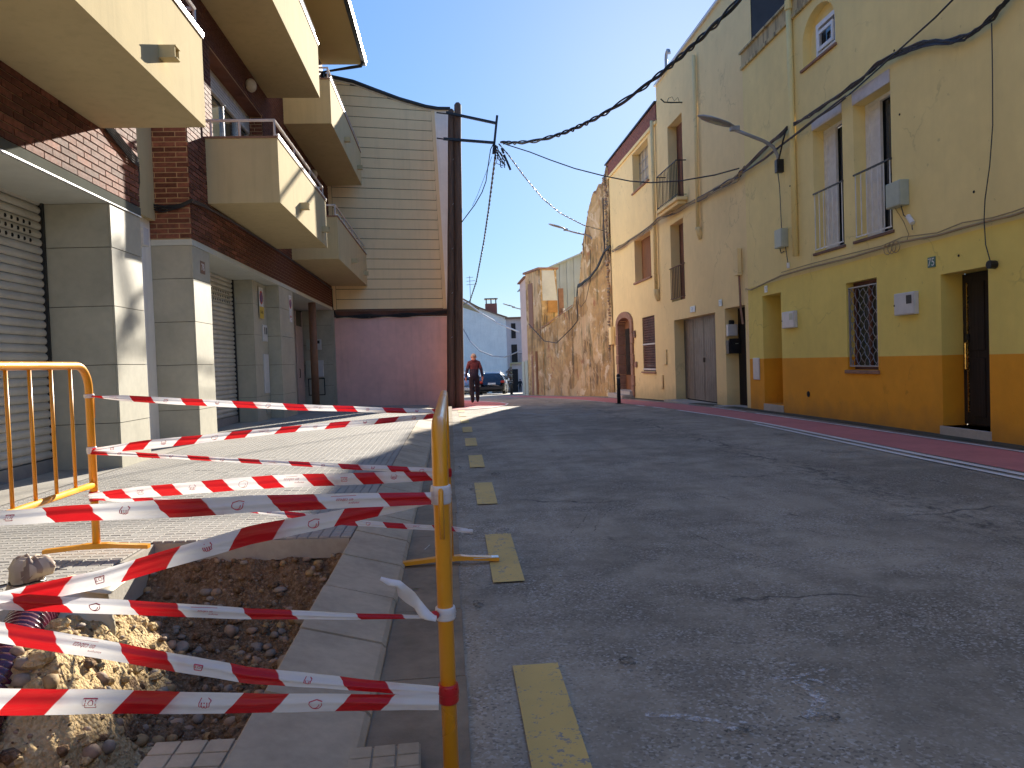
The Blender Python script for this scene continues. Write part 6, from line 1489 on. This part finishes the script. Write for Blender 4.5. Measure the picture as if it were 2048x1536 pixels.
# ------------------------------------------------------------------ cars
K['car_black'] = simple('black_car_paint', (.012,.013,.016), .2, .2, .02, 3, .6, 1); K['car_white'] = simple('white_car_paint', (.72,.74,.76), .25, 0, .02, 3, .5, 1); K['car_silver'] = simple('silver_car_paint', (.50,.52,.55), .28, .5, .02, 3, .5, .8)
K['red_light'] = simple('red_light_lens', (.45,.02,.015), .2); K['rubber'] = simple('tyre_rubber', (.018,.018,.018), .9); K['plate_white'] = simple('plate_white', (.75,.75,.75), .4)
def car(label, loc, rz, paint, L=4.3, W=1.78, H=1.48, grp='cars parked across the end of the street', wagon=True):
    t = bpy.data.objects.new('parked_car', None); scene.collection.objects.link(t); t.location = loc; t.rotation_euler = (0,0,rz); t['label'] = label; t['category'] = 'car'; t['group'] = grp; OFF[t] = (0,0,0)
    # sections along y (0 = rear bumper, L = nose): (y, z bottom, half width low, z belt, half width belt, z top, half width top)
    hb = .92; S_ = [(0,.38,.70,.62,.76,.66,.72),(.06,.26,.82,.72,.86,.92,.78),(.20,.22,.88,.86,.885,1.02,.80),(.42,.20,.89,.92,.885,1.26,.70),(.70,.20,.89,.94,.89,H-.03,.62),(1.3,.20,.89,.94,.89,H,.63),(2.1,.20,.89,.93,.89,H-.02,.62),(2.6,.20,.89,.92,.88,H-.12,.60),(3.15,.20,.88,.90,.87,1.02,.72),(3.7,.22,.87,.82,.85,.90,.70),(4.1,.26,.80,.70,.78,.76,.62),(4.28,.34,.66,.58,.64,.62,.52)]
    m = MB(); rows = []
    for (y, zb, wl_, zm, wm, zt, wt_) in S_:
        y = y*L/4.3; k = W/1.78; row = [(0,zb),(wl_*.9,zb),(wl_,zb+.10),(wm,(zb+zm)/2),(wm*.995,zm),(wt_+(wm-wt_)*.12 if zt > zm+.06 else wt_,zt-.05 if zt > zm+.06 else zt-.01),(wt_*.8,zt),(0,zt+.015)]
        full = [(x*k, y, z) for x, z in row]+[(-x*k, y, z) for x, z in reversed(row[1:-1])]
        rows.append(len(m.v)); m.v += full; nn = len(full)
    for a, b in zip(rows, rows[1:]):
        for j in range(nn): m.f.append((a+j,a+(j+1)%nn,b+(j+1)%nn,b+j)); m.m.append(0); m.uv.append([(0,0)]*4)
    m.f.append(tuple(rows[0]+j for j in range(nn))); m.m.append(0); m.uv.append([(0,0)]*nn); m.f.append(tuple(rows[-1]+j for j in reversed(range(nn)))); m.m.append(0); m.uv.append([(0,0)]*nn)
    o = m.build('body', K[paint], t, smooth=True)
    k = W/1.78
    q = MB(); q.face([(-.66*k,.155,1.0),(.66*k,.155,1.0),(.56*k,.56,1.38),(-.56*k,.56,1.38)]); q.build('rear_window', K['glass'], t)
    for s_ in (-1, 1):
        q = MB(); q.face([(s_*.90*k*.985,.75,.97),(s_*.895*k*.985,2.9,.95),(s_*.68*k,2.45,H-.09),(s_*.70*k,.85,H-.07)]); q.build('side_window', K['glass'], t)
        q = MB(); q.box(s_*.60*k, s_*.86*k, -.005, .16, .78, .95); q.build('tail_light', K['red_light'], t, bevel=.02)
        q = MB(); q.tube([(s_*.55*k,.7,H+.0),(s_*.56*k,.8,H+.05),(s_*.56*k,2.3,H+.05),(s_*.55*k,2.4,H-.02)], .018, 6); q.build('roof_rail', K['alu'], t)
        q = MB(); q.box(s_*.88*k, s_*1.03*k, 2.75, 2.9, .92, 1.08); q.build('door_mirror', K[paint], t, bevel=.03)
        for y in (.75, 3.45):
            q = MB(); q.tube([(s_*.68*k,y,.32),(s_*.90*k,y,.32)], .32, 20); wh = q.build('wheel', K['rubber'], t); q = MB(); q.tube([(s_*.90*k,y,.32),(s_*.905*k,y,.32)], .20, 16); q.build('rim', K['alu'], wh)
    q = MB(); q.box(-.78*k,.78*k,-.06,.05,.34,.56); q.build('bumper', K['dark_metal'] if paint == 'car_black' else K[paint], t, bevel=.03)
    q = MB(); q.box(-.26,.26,-.03,-.004,.68,.80); pl = q.build('number_plate', K['plate_white'], t)
    q = MB(); q.box(-.5*k,.5*k,.0,.04,.60,.62); q.build('trim_strip', K['alu'], t)
    return t
car('black estate car seen from behind, parked past the walking man', (2.78,50,gz(50)), radians(-6), 'car_black')
car('white car standing to the right of the black estate car', (3.35,56,gz(56)), radians(-6), 'car_white')
car('pale silver car partly hidden behind the timber poles', (.62,48,gz(48)), radians(4), 'car_silver', W=1.8)
car('dark car further away behind the other parked cars', (1.9,60,gz(60)), radians(-2), 'car_black')
